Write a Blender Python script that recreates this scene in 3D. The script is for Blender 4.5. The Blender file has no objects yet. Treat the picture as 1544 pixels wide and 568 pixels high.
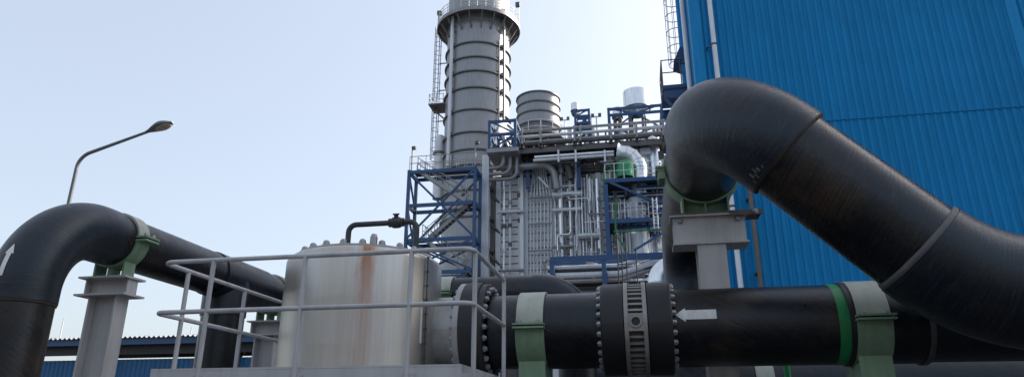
import bpy, math, random
from mathutils import Vector, Matrix
import numpy as np
rnd = random.Random(7)
R_ = math.radians
scene = bpy.context.scene
col = scene.collection

# ------------------------------------------------------------------ camera, sky, sun, exposure
YAW, PITCH, FPX, PW, PH = R_(10.6), R_(19.1), 1030.0, 1544, 568
CAM = Vector((0, 0, 1.6))
cd = bpy.data.cameras.new('camera'); cd.sensor_fit = 'HORIZONTAL'; cd.sensor_width = 36
cd.lens = 36 * FPX / PW; cd.clip_start = .05; cd.clip_end = 5000
cam = bpy.data.objects.new('camera', cd); col.objects.link(cam)
cam.location = CAM; cam.rotation_euler = (math.pi / 2 + PITCH, 0, YAW)
scene.camera = cam

SUN_AZ, SUN_EL = R_(52), R_(37)          # azimuth from +Y towards +X
w = bpy.data.worlds.new('World'); scene.world = w; w.use_nodes = True
nt = w.node_tree; bg = nt.nodes['Background']
sky = nt.nodes.new('ShaderNodeTexSky'); sky.sky_type = 'NISHITA'; sky.sun_disc = False
sky.sun_elevation = SUN_EL; sky.sun_rotation = SUN_AZ
sky.air_density = 1.0; sky.dust_density = 4.0; sky.ozone_density = 2.0; sky.altitude = 0
hz = nt.nodes.new('ShaderNodeMix'); hz.data_type = 'RGBA'; hz.inputs[0].default_value = .56      # even thin haze over the whole sky
hz.inputs[7].default_value = (2.25, 2.36, 2.42, 1); nt.links.new(sky.outputs[0], hz.inputs[6])
nt.links.new(hz.outputs[2], bg.inputs[0]); bg.inputs[1].default_value = 0.10
sl = bpy.data.lights.new('sun', 'SUN'); sl.energy = 3.0; sl.angle = R_(.6); sl.color = (1, .93, .82)
so = bpy.data.objects.new('sun', sl); col.objects.link(so)
dirn = Vector((math.sin(SUN_AZ) * math.cos(SUN_EL), math.cos(SUN_AZ) * math.cos(SUN_EL), math.sin(SUN_EL)))
so.rotation_euler = dirn.to_track_quat('Z', 'Y').to_euler(); so.location = dirn * 100
vs = scene.view_settings; vs.view_transform = 'Standard'; vs.look = 'None'; vs.exposure = 1.75; vs.gamma = 1
vs.use_curve_mapping = False

# ------------------------------------------------------------------ pixel -> place
_r = Vector((math.cos(YAW), math.sin(YAW), 0)); _fh = Vector((-math.sin(YAW), math.cos(YAW), 0))
_f = _fh * math.cos(PITCH) + Vector((0, 0, 1)) * math.sin(PITCH); _u = _r.cross(_f)
def P(x, y, X=None, Y=None, Z=None):
    d = _f + _r * ((x - PW / 2) / FPX) - _u * ((y - PH / 2) / FPX)
    if X is not None: t = (X - CAM.x) / d.x
    elif Y is not None: t = (Y - CAM.y) / d.y
    else: t = (Z - CAM.z) / d.z
    return CAM + d * t

# ------------------------------------------------------------------ materials
def new_mat(name):
    m = bpy.data.materials.new(name); m.use_nodes = True
    return m, m.node_tree, m.node_tree.nodes['Principled BSDF']
def ramp(nt, fac, stops):
    r = nt.nodes.new('ShaderNodeValToRGB'); e = r.color_ramp.elements
    e[0].position, e[0].color = stops[0][0], (*stops[0][1], 1)
    e[1].position, e[1].color = stops[-1][0], (*stops[-1][1], 1)
    for p, c in stops[1:-1]:
        n = e.new(p); n.color = (*c, 1)
    nt.links.new(fac, r.inputs[0]); return r.outputs[0]
def noise(nt, vec, scale, detail=4, rough=.6):
    n = nt.nodes.new('ShaderNodeTexNoise'); n.inputs['Scale'].default_value = scale
    n.inputs['Detail'].default_value = detail; n.inputs['Roughness'].default_value = rough
    nt.links.new(vec, n.inputs['Vector']); return n.outputs[0]
def mapping(nt, vec, scale=(1, 1, 1), rot=(0, 0, 0)):
    m = nt.nodes.new('ShaderNodeMapping'); m.inputs['Scale'].default_value = scale
    m.inputs['Rotation'].default_value = rot; nt.links.new(vec, m.inputs['Vector']); return m.outputs[0]
def mix(nt, fac, a, b, blend='MIX'):
    m = nt.nodes.new('ShaderNodeMix'); m.data_type = 'RGBA'; m.blend_type = blend
    for s, v in ((m.inputs[0], fac), (m.inputs[6], a), (m.inputs[7], b)):
        if isinstance(v, (int, float)): s.default_value = v
        elif isinstance(v, tuple): s.default_value = (*v, 1)
        else: nt.links.new(v, s)
    return m.outputs[2]
def math_n(nt, op, a, b=None):
    m = nt.nodes.new('ShaderNodeMath'); m.operation = op
    for s, v in ((m.inputs[0], a), (m.inputs[1], b)):
        if v is None: continue
        if isinstance(v, (int, float)): s.default_value = v
        else: nt.links.new(v, s)
    return m.outputs[0]
def bump(nt, b, h, strength, dist=.01):
    n = nt.nodes.new('ShaderNodeBump'); n.inputs['Strength'].default_value = strength
    n.inputs['Distance'].default_value = dist
    nt.links.new(h, n.inputs['Height']); nt.links.new(n.outputs[0], b.inputs['Normal'])
def sc(c, k): return tuple(min(1, v * k) for v in c)

def paint(name, c, rough=.5, metal=0., var=.25, scale=1.5, streak=True, rust=0.0, bump_s=.05, spec=.5, piece=0.):
    m, nt, b = new_mat(name)
    tc = nt.nodes.new('ShaderNodeTexCoord').outputs['Object']
    n1 = noise(nt, tc, scale, 6, .65)
    out = ramp(nt, n1, [(.3, sc(c, 1 - var)), (.5, c), (.72, sc(c, 1 + var * .7))])
    if streak:
        n2 = noise(nt, mapping(nt, tc, (6, 6, .5)), 1.6, 5, .6)
        f = ramp(nt, n2, [(.45, (0, 0, 0)), (.75, (.45, .45, .45))])
        out = mix(nt, f, out, sc(c, .55))
    if rust:
        n3 = noise(nt, mapping(nt, tc, (2.5, 2.5, 1.2)), 2.2, 8, .7)
        f = ramp(nt, n3, [(.62, (0, 0, 0)), (.74, (rust, rust, rust))])
        out = mix(nt, f, out, (.16, .07, .03))
    if piece:                                        # sheets differ a little from one another
        oi = nt.nodes.new('ShaderNodeObjectInfo').outputs['Random']
        out = mix(nt, math_n(nt, 'MULTIPLY', oi, piece), out, sc(c, .45)); out = mix(nt, math_n(nt, 'MULTIPLY', noise(nt, mapping(nt, tc, (1.2, 1.2, .12)), 1.2, 6, .7), .14), out, (.06, .20, .36))
    nt.links.new(out, b.inputs['Base Color'])
    b.inputs['Metallic'].default_value = metal; b.inputs['Specular IOR Level'].default_value = spec
    rr = ramp(nt, n1, [(.25, (rough - .08,) * 3), (.75, (rough + .12,) * 3)]); nt.links.new(rr, b.inputs['Roughness'])
    if bump_s: bump(nt, b, noise(nt, tc, scale * 22, 3), bump_s, .006)
    return m

def pipe_mat(name, angle, base=(.005, .0055, .007), brown=.6, rough=.4, ringy=.3):
    """black coated pipe: UV.x = metres round the pipe, UV.y = metres along it"""
    m, nt, b = new_mat(name)
    tc = nt.nodes.new('ShaderNodeTexCoord'); uv = tc.outputs['UV']; ob = tc.outputs['Object']
    st = noise(nt, mapping(nt, mapping(nt, uv, rot=(0, 0, angle)), (1.2, 45, 1)), 1.0, 6, .7)   # fine wound streaks
    sc_ = noise(nt, mapping(nt, mapping(nt, uv, rot=(0, 0, angle * 1.3 + .2)), (2.0, 90, 1)), .8, 3, .6)
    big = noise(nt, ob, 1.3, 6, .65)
    blot = noise(nt, ob, 5.5, 7, .7)
    c = ramp(nt, st, [(.3, sc(base, .6)), (.55, base), (.72, sc(base, 3.2))])
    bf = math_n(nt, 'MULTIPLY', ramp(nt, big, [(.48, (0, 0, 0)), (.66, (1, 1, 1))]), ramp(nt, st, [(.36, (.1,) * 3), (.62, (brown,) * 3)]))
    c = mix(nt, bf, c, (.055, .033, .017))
    c = mix(nt, ramp(nt, sc_, [(.64, (0, 0, 0)), (.75, (.9, .9, .9))]), c, (.085, .082, .08))
    c = mix(nt, ramp(nt, blot, [(.55, (0, 0, 0)), (.78, (.6, .6, .6))]), c, (.034, .034, .035))
    spots = noise(nt, ob, 26, 2, .5)
    c = mix(nt, ramp(nt, spots, [(.78, (0, 0, 0)), (.82, (.6, .6, .6))]), c, (.22, .21, .2))
    nt.links.new(c, b.inputs['Base Color']); b.inputs['Specular Tint'].default_value = (.80, .89, 1, 1)
    r = math_n(nt, 'ADD', math_n(nt, 'MULTIPLY', st, .35), math_n(nt, 'MULTIPLY', blot, .35))
    r = math_n(nt, 'ADD', r, rough - .40); nt.links.new(r, b.inputs['Roughness'])
    h = math_n(nt, 'ADD', math_n(nt, 'MULTIPLY', st, ringy), math_n(nt, 'MULTIPLY', big, .8))
    bump(nt, b, h, .8, .014)
    return m

def vessel_mat(name):
    m, nt, b = new_mat(name)
    tc = nt.nodes.new('ShaderNodeTexCoord'); uv = tc.outputs['UV']; ob = tc.outputs['Object']
    s1 = noise(nt, mapping(nt, uv, (9, .35, 1)), 1.4, 6, .65)
    s2 = noise(nt, mapping(nt, uv, (38, .5, 1)), 1.0, 4, .6)
    s3 = noise(nt, mapping(nt, uv, (2.2, .25, 1)), 1.0, 3, .5)
    big = noise(nt, ob, 1.4, 5, .6)
    c = ramp(nt, s1, [(.25, (.44, .42, .39)), (.5, (.51, .495, .47)), (.75, (.58, .575, .56))])
    c = mix(nt, ramp(nt, s2, [(.46, (0, 0, 0)), (.74, (.4, .4, .4))]), c, (.36, .33, .29))
    c = mix(nt, ramp(nt, s3, [(.46, (0, 0, 0)), (.62, (.6, .6, .6))]), c, (.46, .41, .34))
    # one rust run from the rim: centred on UV.x = 0, strongest at the top
    sx = nt.nodes.new('ShaderNodeSeparateXYZ'); nt.links.new(uv, sx.inputs[0])
    wob = math_n(nt, 'MULTIPLY', math_n(nt, 'SUBTRACT', noise(nt, mapping(nt, uv, (9, 2.2, 1)), 1.5, 5), .5), .20)
    dx = math_n(nt, 'ABSOLUTE', math_n(nt, 'ADD', sx.outputs[0], wob))
    band = ramp(nt, math_n(nt, 'DIVIDE', dx, .13), [(.2, (1, 1, 1)), (1., (0, 0, 0))])
    vert = ramp(nt, math_n(nt, 'DIVIDE', sx.outputs[1], 1.5), [(.0, (.22,) * 3), (.45, (.32,) * 3), (.74, (.6,) * 3), (.97, (1, 1, 1))])
    rf = math_n(nt, 'MULTIPLY', band, vert)
    rf = math_n(nt, 'MULTIPLY', rf, ramp(nt, s2, [(.3, (.65,) * 3), (.6, (1, 1, 1))]))
    c = mix(nt, rf, c, (.36, .115, .018))
    nt.links.new(c, b.inputs['Base Color'])
    nt.links.new(math_n(nt, 'SUBTRACT', .82, math_n(nt, 'MULTIPLY', rf, .8)), b.inputs['Metallic'])
    r = math_n(nt, 'ADD', math_n(nt, 'MULTIPLY', s1, .25), math_n(nt, 'ADD', math_n(nt, 'MULTIPLY', rf, .3), .26)); nt.links.new(r, b.inputs['Roughness'])
    h = math_n(nt, 'ADD', math_n(nt, 'MULTIPLY', s1, .6), big); bump(nt, b, h, .12, .01)
    return m

def ground_mat(name, c):
    m, nt, b = new_mat(name); ob = nt.nodes.new('ShaderNodeTexCoord').outputs['Object']
    n = noise(nt, ob, .35, 8, .7); n2 = noise(nt, ob, 30, 4, .6)
    o = ramp(nt, n, [(.3, sc(c, .7)), (.7, sc(c, 1.3))]); o = mix(nt, .35, o, ramp(nt, n2, [(.3, sc(c, .4)), (.7, sc(c, 1.7))]))
    nt.links.new(o, b.inputs['Base Color']); b.inputs['Roughness'].default_value = .9; bump(nt, b, n2, .4, .02)
    return m

M = dict(
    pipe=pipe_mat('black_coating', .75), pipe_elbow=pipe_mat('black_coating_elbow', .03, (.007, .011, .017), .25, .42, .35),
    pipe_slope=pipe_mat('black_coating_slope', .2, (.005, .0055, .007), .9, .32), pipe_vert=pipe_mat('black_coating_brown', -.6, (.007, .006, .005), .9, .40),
    band=paint('joint_band_grey', (.09, .09, .09), .55, 0, .4, 9, True, .3), rust=paint('rusty_joint', (.055, .036, .026), .8, 0, .5, 14, False),
    green=paint('green_paint', (.20, .31, .20), .55, 0, .18, 3, True, .25), green2=paint('bright_green', (.012, .22, .07), .45, 0, .25, 4),
    greentank=paint('green_tank_paint', (.03, .30, .12), .4, 0, .15, 1), greenline=paint('thin_green_line', (.015, .17, .05), .5, 0, .2, 4, False),
    pale=paint('clamp_top_sky_sheen', (.40, .42, .36), .5, 0, .15, 3, True, .25),  # upper clamp halves: sky reflection on green paint put into the colour
    grey=paint('grey_paint', (.50, .49, .49), .5, 0, .16, 1.6, True, .4), rail=paint('rail_grey', (.43, .43, .445), .42, 0, .15, 3, True, .45),
    deck=paint('deck_grey', (.5, .5, .515), .55, 0, .1, 1.2), steel=paint('nozzle_steel', (.36, .355, .35), .42, .6, .2, 2.5, True, .2),
    bolt=paint('zinc_bolt', (.32, .33, .34), .4, .6, .25, 12, False, .25), dark=paint('dark_steel', (.035, .036, .04), .55, .3, .3, 3),
    fit=paint('dark_fitting', (.05, .05, .055), .45, .4, .3, 8), coup=paint('coupling_steel', (.30, .29, .28), .5, .5, .3, 5, True, .3),
    rubber=paint('black_rubber', (.010, .011, .013), .5, 0, .3, 4), blue=paint('building_blue', (.003, .215, .50), .5, 0, .12, .4, True, 0, 0, .12, .14),
    bluetrim=paint('building_blue_trim', (.004, .225, .52), .5, 0, .08, .4, True, 0, 0, .2), bluesteel=paint('blue_steel', (.015, .07, .18), .45, 0, .2, 1.2),
    shedblue=paint('shed_blue', (.006, .11, .27), .5, 0, .15, 1), white=paint('white_paint', (.70, .70, .68), .55, 0, .2, 9, True, .35),
    whitepipe=paint('white_pipe', (.66, .72, .78), .4, 0, .08, 2), stack=paint('stack_grey', (.29, .295, .305), .38, .4, .10, .25, True),
    ring=paint('stack_ring', (.14, .145, .15), .5, .3, .2, 1), galv=paint('galvanised', (.62, .64, .67), .4, .25, .18, .8, True),
    silver=paint('silver_cladding', (.82, .83, .85), .28, .8, .12, .7, True, 0, .03), pipef=paint('grey_steel_pipe', (.27, .27, .28), .4, .4, .2, .7),
    brownsteel=paint('brown_steel', (.12, .11, .105), .55, .2, .35, 1.2, True, .4), casing=paint('casing_grey', (.80, .81, .82), .5, .1, .10, .4, True, .08),
    grate=paint('grating', (.06, .062, .066), .6, .3, .3, 2), roofm=paint('shed_roof', (.30, .31, .33), .5, .2, .25, .6, True, .3),
    asphalt=ground_mat('asphalt', (.055, .055, .057)), glass=paint('lamp_glass', (.30, .27, .22), .2, 0, .1, 3, False),
    hall=paint('added_hall_dark', (.16, .155, .15), .6, 0, .2, .3),
    lampgrey=paint('lamp_grey', (.13, .14, .155), .45, .2, .2, 2),
    chalk=paint('chalk', (.14, .14, .135), .8, 0, .5, 30, False),
    vessel=vessel_mat('weathered_steel'))

# ------------------------------------------------------------------ mesh helpers
ORG = {}
def orient(d):
    d = Vector(d).normalized(); ref = Vector((0, 0, 1)) if abs(d.z) < .95 else Vector((0, 1, 0))
    u = d.cross(ref).normalized(); v = u.cross(d).normalized(); return u, v, d
class MB:
    def __init__(s): s.v = []; s.f = []; s.sm = []; s.uv = []
    def face(s, idx, smooth=False, uv=None):
        s.f.append(idx); s.sm.append(smooth); s.uv.append(uv or [(0, 0)] * len(idx))
    def boxmm(s, a, b):
        x0, y0, z0 = [min(i, j) for i, j in zip(a, b)]; x1, y1, z1 = [max(i, j) for i, j in zip(a, b)]
        n = len(s.v); s.v += [(x0, y0, z0), (x1, y0, z0), (x1, y1, z0), (x0, y1, z0), (x0, y0, z1), (x1, y0, z1), (x1, y1, z1), (x0, y1, z1)]
        for q in ((0, 3, 2, 1), (4, 5, 6, 7), (0, 1, 5, 4), (1, 2, 6, 5), (2, 3, 7, 6), (3, 0, 4, 7)): s.face([n + i for i in q])
        return s
    def box(s, c, d): return s.boxmm([c[i] - d[i] / 2 for i in range(3)], [c[i] + d[i] / 2 for i in range(3)])
    def bar(s, p, q, wd, h=None, up=None):
        """box beam p -> q, width wd (sideways) and height h"""
        h = h or wd; p = Vector(p); q = Vector(q); d = (q - p).normalized()
        ref = Vector(up) if up else (Vector((0, 0, 1)) if abs(d.z) < .95 else Vector((0, 1, 0)))
        u = d.cross(ref).normalized(); v = u.cross(d).normalized(); n = len(s.v)
        for e in (p, q):
            for a, b in ((-1, -1), (1, -1), (1, 1), (-1, 1)): s.v.append(tuple(e + u * (a * wd / 2) + v * (b * h / 2)))
        for k in ((0, 3, 2, 1), (4, 5, 6, 7), (0, 1, 5, 4), (1, 2, 6, 5), (2, 3, 7, 6), (3, 0, 4, 7)): s.face([n + i for i in k])
        return s
    def ibeam(s, p, q, wd, h, tf=.03, tw=.02, up=None):
        p = Vector(p); q = Vector(q); d = (q - p).normalized()
        ref = Vector(up) if up else (Vector((0, 0, 1)) if abs(d.z) < .95 else Vector((0, 1, 0)))
        u = d.cross(ref).normalized(); v = u.cross(d).normalized()
        s.bar(p + v * (h / 2 - tf / 2), q + v * (h / 2 - tf / 2), wd, tf, up); s.bar(p - v * (h / 2 - tf / 2), q - v * (h / 2 - tf / 2), wd, tf, up)
        s.bar(p, q, tw, h - 2 * tf - .001, up); return s
    def tube(s, path, r, n=12, caps=True, closed=False, twist=0.0):
        path = [Vector(p) for p in path]; m = len(path); rad = r if isinstance(r, (list, tuple)) else [r] * m
        ds = []
        for i in range(m):
            a = path[max(i - 1, 0)]; b = path[min(i + 1, m - 1)]
            if closed: a = path[(i - 1) % m]; b = path[(i + 1) % m]
            ds.append((b - a).normalized())
        u, v, _ = orient(ds[0]); base = len(s.v); L = 0; LS = []
        for i in range(m):
            if i:
                ax = ds[i - 1].cross(ds[i])
                if ax.length > 1e-7:
                    rot = Matrix.Rotation(ds[i - 1].angle(ds[i]), 3, ax.normalized()); u = rot @ u; v = rot @ v
                L += (path[i] - path[i - 1]).length
            LS.append(L); k = 1.0
            if not closed and 0 < i < m - 1:      # keep the section round at mitres
                a1 = (path[i] - path[i - 1]).normalized(); k = 1 / max(.5, a1.dot(ds[i]))
            for j in range(n):
                t = 2 * math.pi * j / n + twist; s.v.append(tuple(path[i] + (u * math.cos(t) + v * math.sin(t)) * rad[i]))
        rr = rad[0]
        for i in range(m if closed else m - 1):
            for j in range(n):
                a = base + i * n + j; b = base + i * n + (j + 1) % n; i2 = (i + 1) % m; c = base + i2 * n + (j + 1) % n; d = base + i2 * n + j
                u0, u1 = 2 * math.pi * rr * j / n, 2 * math.pi * rr * (j + 1) / n
                s.face([a, b, c, d], True, [(u0, LS[i]), (u1, LS[i]), (u1, LS[i2]), (u0, LS[i2])])
        if caps and not closed:
            for i, rev in ((0, True), (m - 1, False)):
                k = len(s.v); s.v += [s.v[base + i * n + j] for j in range(n)]
                idx = list(range(k, k + n)); s.face(idx[::-1] if rev else idx)
        return s
    def lathe(s, o, d, prof, n=48, a0=0., a1=None, ref=None):
        """prof = [(along, radius)]; every segment gets its own edge so corners stay crisp"""
        o = Vector(o); u, v, d = orient(d)
        if ref is not None:
            u = Vector(ref).normalized(); v = d.cross(u).normalized()
        full = a1 is None; ang = [2 * math.pi * j / n for j in range(n + 1)] if full else [a0 + (a1 - a0) * j / n for j in range(n + 1)]
        for (h0, r0), (h1, r1) in zip(prof[:-1], prof[1:]):
            b = len(s.v)
            for h, r in ((h0, r0), (h1, r1)):
                for t in ang: s.v.append(tuple(o + d * h + (u * math.cos(t) + v * math.sin(t)) * r))
            for j in range(n):
                q0, q1 = ang[j] * max(r0, r1), ang[j + 1] * max(r0, r1)
                s.face([b + j, b + j + 1, b + n + 1 + j + 1, b + n + 1 + j], True, [(q0, h0), (q1, h0), (q1, h1), (q0, h1)])
        return s
    def ringseg(s, o, d, r0, r1, wd, a0, a1, n=32, ref=None):
        """solid partial ring (strap) round axis d, width wd along the axis"""
        p = [(-wd / 2, r0), (-wd / 2, r1), (wd / 2, r1), (wd / 2, r0), (-wd / 2, r0)]
        s.lathe(o, d, p, n, a0, a1, ref)
        o = Vector(o); d = Vector(d).normalized(); u = Vector(ref).normalized(); v = d.cross(u).normalized()
        for t in (a0, a1):
            b = len(s.v); e = u * math.cos(t) + v * math.sin(t)
            s.v += [tuple(o + d * h + e * r) for h, r in p[:4]]; s.face([b, b + 1, b + 2, b + 3])
        return s
    def mesh(s, name, org=(0, 0, 0)):
        me = bpy.data.meshes.new(name); o = Vector(org)
        me.from_pydata([tuple(Vector(p) - o) for p in s.v], [], s.f)
        me.polygons.foreach_set('use_smooth', s.sm)
        ul = me.uv_layers.new(name='UVMap'); flat = [c for f in s.uv for t in f for c in t]; ul.data.foreach_set('uv', flat)
        me.update(); return me
    def build(s, name, mat, parent=None):
        org = ORG[parent.name] if parent else Vector((0, 0, 0))
        me = s.mesh(name, org); me.materials.append(M[mat] if isinstance(mat, str) else mat)
        o = bpy.data.objects.new(name, me); col.objects.link(o)
        if parent: o.parent = parent
        ORG[o.name] = org; return o
def tag(o, label=None, cat=None, group=None, kind=None):
    for k, v in (('label', label), ('category', cat), ('group', group), ('kind', kind)):
        if v: o[k] = v
    return o
def thing(name, loc, label, cat, group=None):
    o = bpy.data.objects.new(name, None); col.objects.link(o); o.location = loc; o.empty_display_size = .2
    ORG[o.name] = Vector(loc); return tag(o, label, cat, group)
def inst(name, me, mat, parent, loc, rot=None):
    """one more object sharing mesh data; loc in world space"""
    o = bpy.data.objects.new(name, me); col.objects.link(o); o.parent = parent; org = ORG[parent.name]
    o.location = Vector(loc) - org; ORG[o.name] = org
    if rot is not None: o.rotation_euler = rot
    return o
def arc(c, r, e1, e2, a0, a1, n=16):
    c = Vector(c); e1 = Vector(e1).normalized(); e2 = Vector(e2).normalized()
    return [c + (e1 * math.cos(a0 + (a1 - a0) * i / n) + e2 * math.sin(a0 + (a1 - a0) * i / n)) * r for i in range(n + 1)]
def bend(pts, r, n=8):
    """polyline with rounded corners of radius r"""
    pts = [Vector(p) for p in pts]; out = [pts[0]]
    for a, b, c in zip(pts[:-2], pts[1:-1], pts[2:]):
        d1 = (b - a).normalized(); d2 = (c - b).normalized(); th = d1.angle(d2)
        if th < .01: out.append(b); continue
        t = min(r * math.tan(th / 2), (b - a).length * .49, (c - b).length * .49); rr = t / math.tan(th / 2)
        nrm = (d2 - d1 * d1.dot(d2)).normalized(); cen = b - d1 * t + nrm * rr
        for i in range(n + 1):
            f = th * i / n; out.append(cen + (-nrm * math.cos(f) + d1 * math.sin(f)) * rr)
    out.append(pts[-1]); return out
def hexnut(r=.03, h=.03, stud=.055):
    b = MB(); b.lathe((0, 0, 0), (0, 0, 1), [(0, r * 1.25), (.006, r * 1.25), (.006, 0)], 10)
    for k in range(6):
        pass
    b.lathe((0, 0, .006), (0, 0, 1), [(0, r), (h * .8, r), (h, r * .8), (h, 0)], 6)
    b.lathe((0, 0, h), (0, 0, 1), [(0, r * .5), (stud - h, r * .5), (stud - h, 0)], 8)
    b.sm = [False] * len(b.sm); return b
def bolt_ring(parent, me, o, d, rad, n, phase=0.):
    u, v, d = orient(d); e = d.to_track_quat('Z', 'Y').to_euler()
    for k in range(n):
        t = 2 * math.pi * k / n + phase; q = e.copy()
        inst('bolt', me, None, parent, Vector(o) + (u * math.cos(t) + v * math.sin(t)) * rad, e)

# ------------------------------------------------------------------ ground
g = MB(); g.v = [(-700, -500, 0), (700, -500, 0), (700, 900, 0), (-700, 900, 0)]; g.face([0, 1, 2, 3])
tag(g.build('ground', 'asphalt'), 'dark asphalt yard of the power plant', None, None, 'structure')

NUT = hexnut(.033, .034, .046).mesh('bolt'); NUT.materials.append(M['bolt'])
NUTS = hexnut(.024, .03, .045).mesh('bolt'); NUTS.materials.append(M['bolt'])
XA, YA, ZA = Vector((1, 0, 0)), Vector((0, 1, 0)), Vector((0, 0, 1))

# ------------------------------------------------------------------ corrugated sheets
def sheet(width, height, pitch, depth, axis='x'):
    """trapezoid-ribbed sheet lying along +x (facing -y) or along +y (facing -x), bottom at z = 0"""
    b = MB(); n = int(round(width / pitch)); xs = []
    for k in range(n):
        x = k * pitch
        xs += [(x, 0), (x + pitch * .30, 0), (x + pitch * .46, depth), (x + pitch * .80, depth)]
    xs.append((width, 0))
    for (xa, da), (xb, db) in zip(xs[:-1], xs[1:]):
        i = len(b.v)
        for (x, d) in ((xa, da), (xb, db)):
            for z in (0, height): b.v.append((x, -d, z) if axis == 'x' else (-d, -x, z))
        b.face([i, i + 2, i + 3, i + 1])
    # folded lower edge gives the sheet its thickness
    for (xa, da), (xb, db) in zip(xs[:-1], xs[1:]):
        i = len(b.v)
        for (x, d) in ((xa, da), (xb, db)):
            for e in (0, .03): b.v.append((x, -d + e, 0) if axis == 'x' else (-d + e, -x, 0))
        b.face([i, i + 1, i + 3, i + 2])
    return b

# ------------------------------------------------------------------ blue building
BX0, BX1, BY0, BY1, BH = 2.46, 42.46, 22.0, 26.3, 31.0
bd = thing('industrial_building', (BX0, BY0, 0), 'tall blue building clad in ribbed metal sheets behind the sloping black pipe', 'building')
b = MB(); b.boxmm((BX0 + .06, BY0 + .06, 0), (BX1 - .06, BY1 - .06, BH)); b.build('wall_core', 'bluesteel', bd)
rows = [(0, 11.04), (11.0, 10.04), (21.0, 10.0)]
for k, (z0, hh) in enumerate(rows):
    me = sheet(1.25, hh, .25, .045).mesh('wall_panel'); me.materials.append(M['blue'])
    ms = sheet(1.25, hh, .25, .045, 'y').mesh('wall_panel'); ms.materials.append(M['blue'])
    for i in range(32):
        o = inst('wall_panel', me, None, bd, (BX0 + i * 1.25, BY0 - .03 * k - .002 * (i % 2), z0))
    for i in range(3):
        inst('wall_panel', ms, None, bd, (BX0 - .012 * k - .002 * (i % 2), BY0 + .3 + (i + 1) * 1.25, z0))
b = MB(); b.boxmm((BX0 - .1, BY0 - .1, 0), (BX0 + .28, BY0 - .06, BH)); b.boxmm((BX0 - .1, BY0 - .0599, 0), (BX0 - .06, BY0 + .3, BH)); b.build('corner_flashing', 'bluetrim', bd)
p = P(1533, 50, Y=BY0)
b = MB(); b.boxmm((p.x - .16, BY0 - .10, 0), (p.x + .16, BY0 - .07, BH)); b.build('flashing_strip', 'bluetrim', bd)
b = MB(); b.boxmm((BX0 - .15, BY0 - .15, BH + .01), (BX1 + .15, BY1 + .15, BH + .3)); b.build('roof', 'bluetrim', bd)
# white downpipe with brackets
px = P(1076, 60, Y=21.75).x
dp = MB().tube([(px, 21.75, .1), (px, 21.75, BH)], .085, 14).build('downpipe', 'whitepipe', bd)
for z in (4.0, 8.2, P(1079, 67, Y=21.75).z, 17, 21, 25):
    q = MB(); q.lathe((px, 21.75, z), ZA, [(-.03, .087), (-.03, .098), (.03, .098), (.03, .087)], 14); q.boxmm((px - .25, 21.74, z - .12), (px - .07, 21.76, z - .08)); q.boxmm((px - .26, 21.74, z - .12), (px - .22, BY0, z - .08))
    q.build('pipe_bracket', 'fit', dp)
q = P(1139, 360, Y=21.6).x
dl = thing('conduit_post', (q, 21.6, 0), 'thin dark brown steel post running up the blue wall behind the sloping pipe', 'post')
MB().tube([(q, 21.6, 0), (q, 21.6, 9.2)], .075, 10).build('post', 'brownsteel', dl)
for z in (1.2, 3.6, 6.0, 8.4):
    MB().boxmm((q - .1, 21.66, z), (q + .1, BY0 - .03, z + .05)).build('bracket', 'brownsteel', dl)
# caged ladder and services at the building's left flank
lx, ly = P(1025, 60, Y=25.6).x, 25.6
z0, z1 = P(1020, 98, Y=25.6).z, 30.5
cl = thing('caged_ladder', (lx, ly, z0), 'thin steel ladder in a hooped cage on the flank of the blue building', 'ladder')
for dy in (-.22, .22): MB().tube([(lx, ly + dy, z0 - 2.6), (lx, ly + dy, z1)], .025, 6).build('rail', 'brownsteel', cl)
rm = MB().tube([(0, -.22, 0), (0, .22, 0)], .014, 6).mesh('rung'); rm.materials.append(M['brownsteel'])
z = z0 - 2.4
while z < z1: inst('rung', rm, None, cl, (lx, ly, z)); z += .32
hm = MB().tube(arc((0, 0, 0), .38, (0, 1, 0), (-1, 0, 0), -.35, math.pi + .35, 14), .017, 5).mesh('cage_hoop'); hm.materials.append(M['brownsteel'])
z = z0
while z < z1: inst('cage_hoop', hm, None, cl, (lx - .14, ly, z)); z += .75
for a in (0.15, .85, 1.57, 2.3, 3.0):
    MB().tube([(lx - .14 - .38 * math.sin(a), ly + .38 * math.cos(a), z0), (lx - .14 - .38 * math.sin(a), ly + .38 * math.cos(a), z1)], .013, 5).build('cage_strip', 'brownsteel', cl)
for z in (z0 + .2, z0 + 4, z0 + 8, z0 + 12):
    MB().boxmm((lx, ly - .24, z), (BX0 - .05, ly - .2, z + .05)).build('bracket', 'brownsteel', cl)
for i, (pp, Y, r, m) in enumerate(((1041, 23.4, .10, 'whitepipe'), (1036, 24.6, .12, 'bluetrim'))):
    x = min(P(pp, 60, Y=Y).x, BX0 - r - .06)
    o = MB().tube([(x, Y, .0), (x, Y, 30)], r, 14).build('wall_pipe', m, bd)
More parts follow.
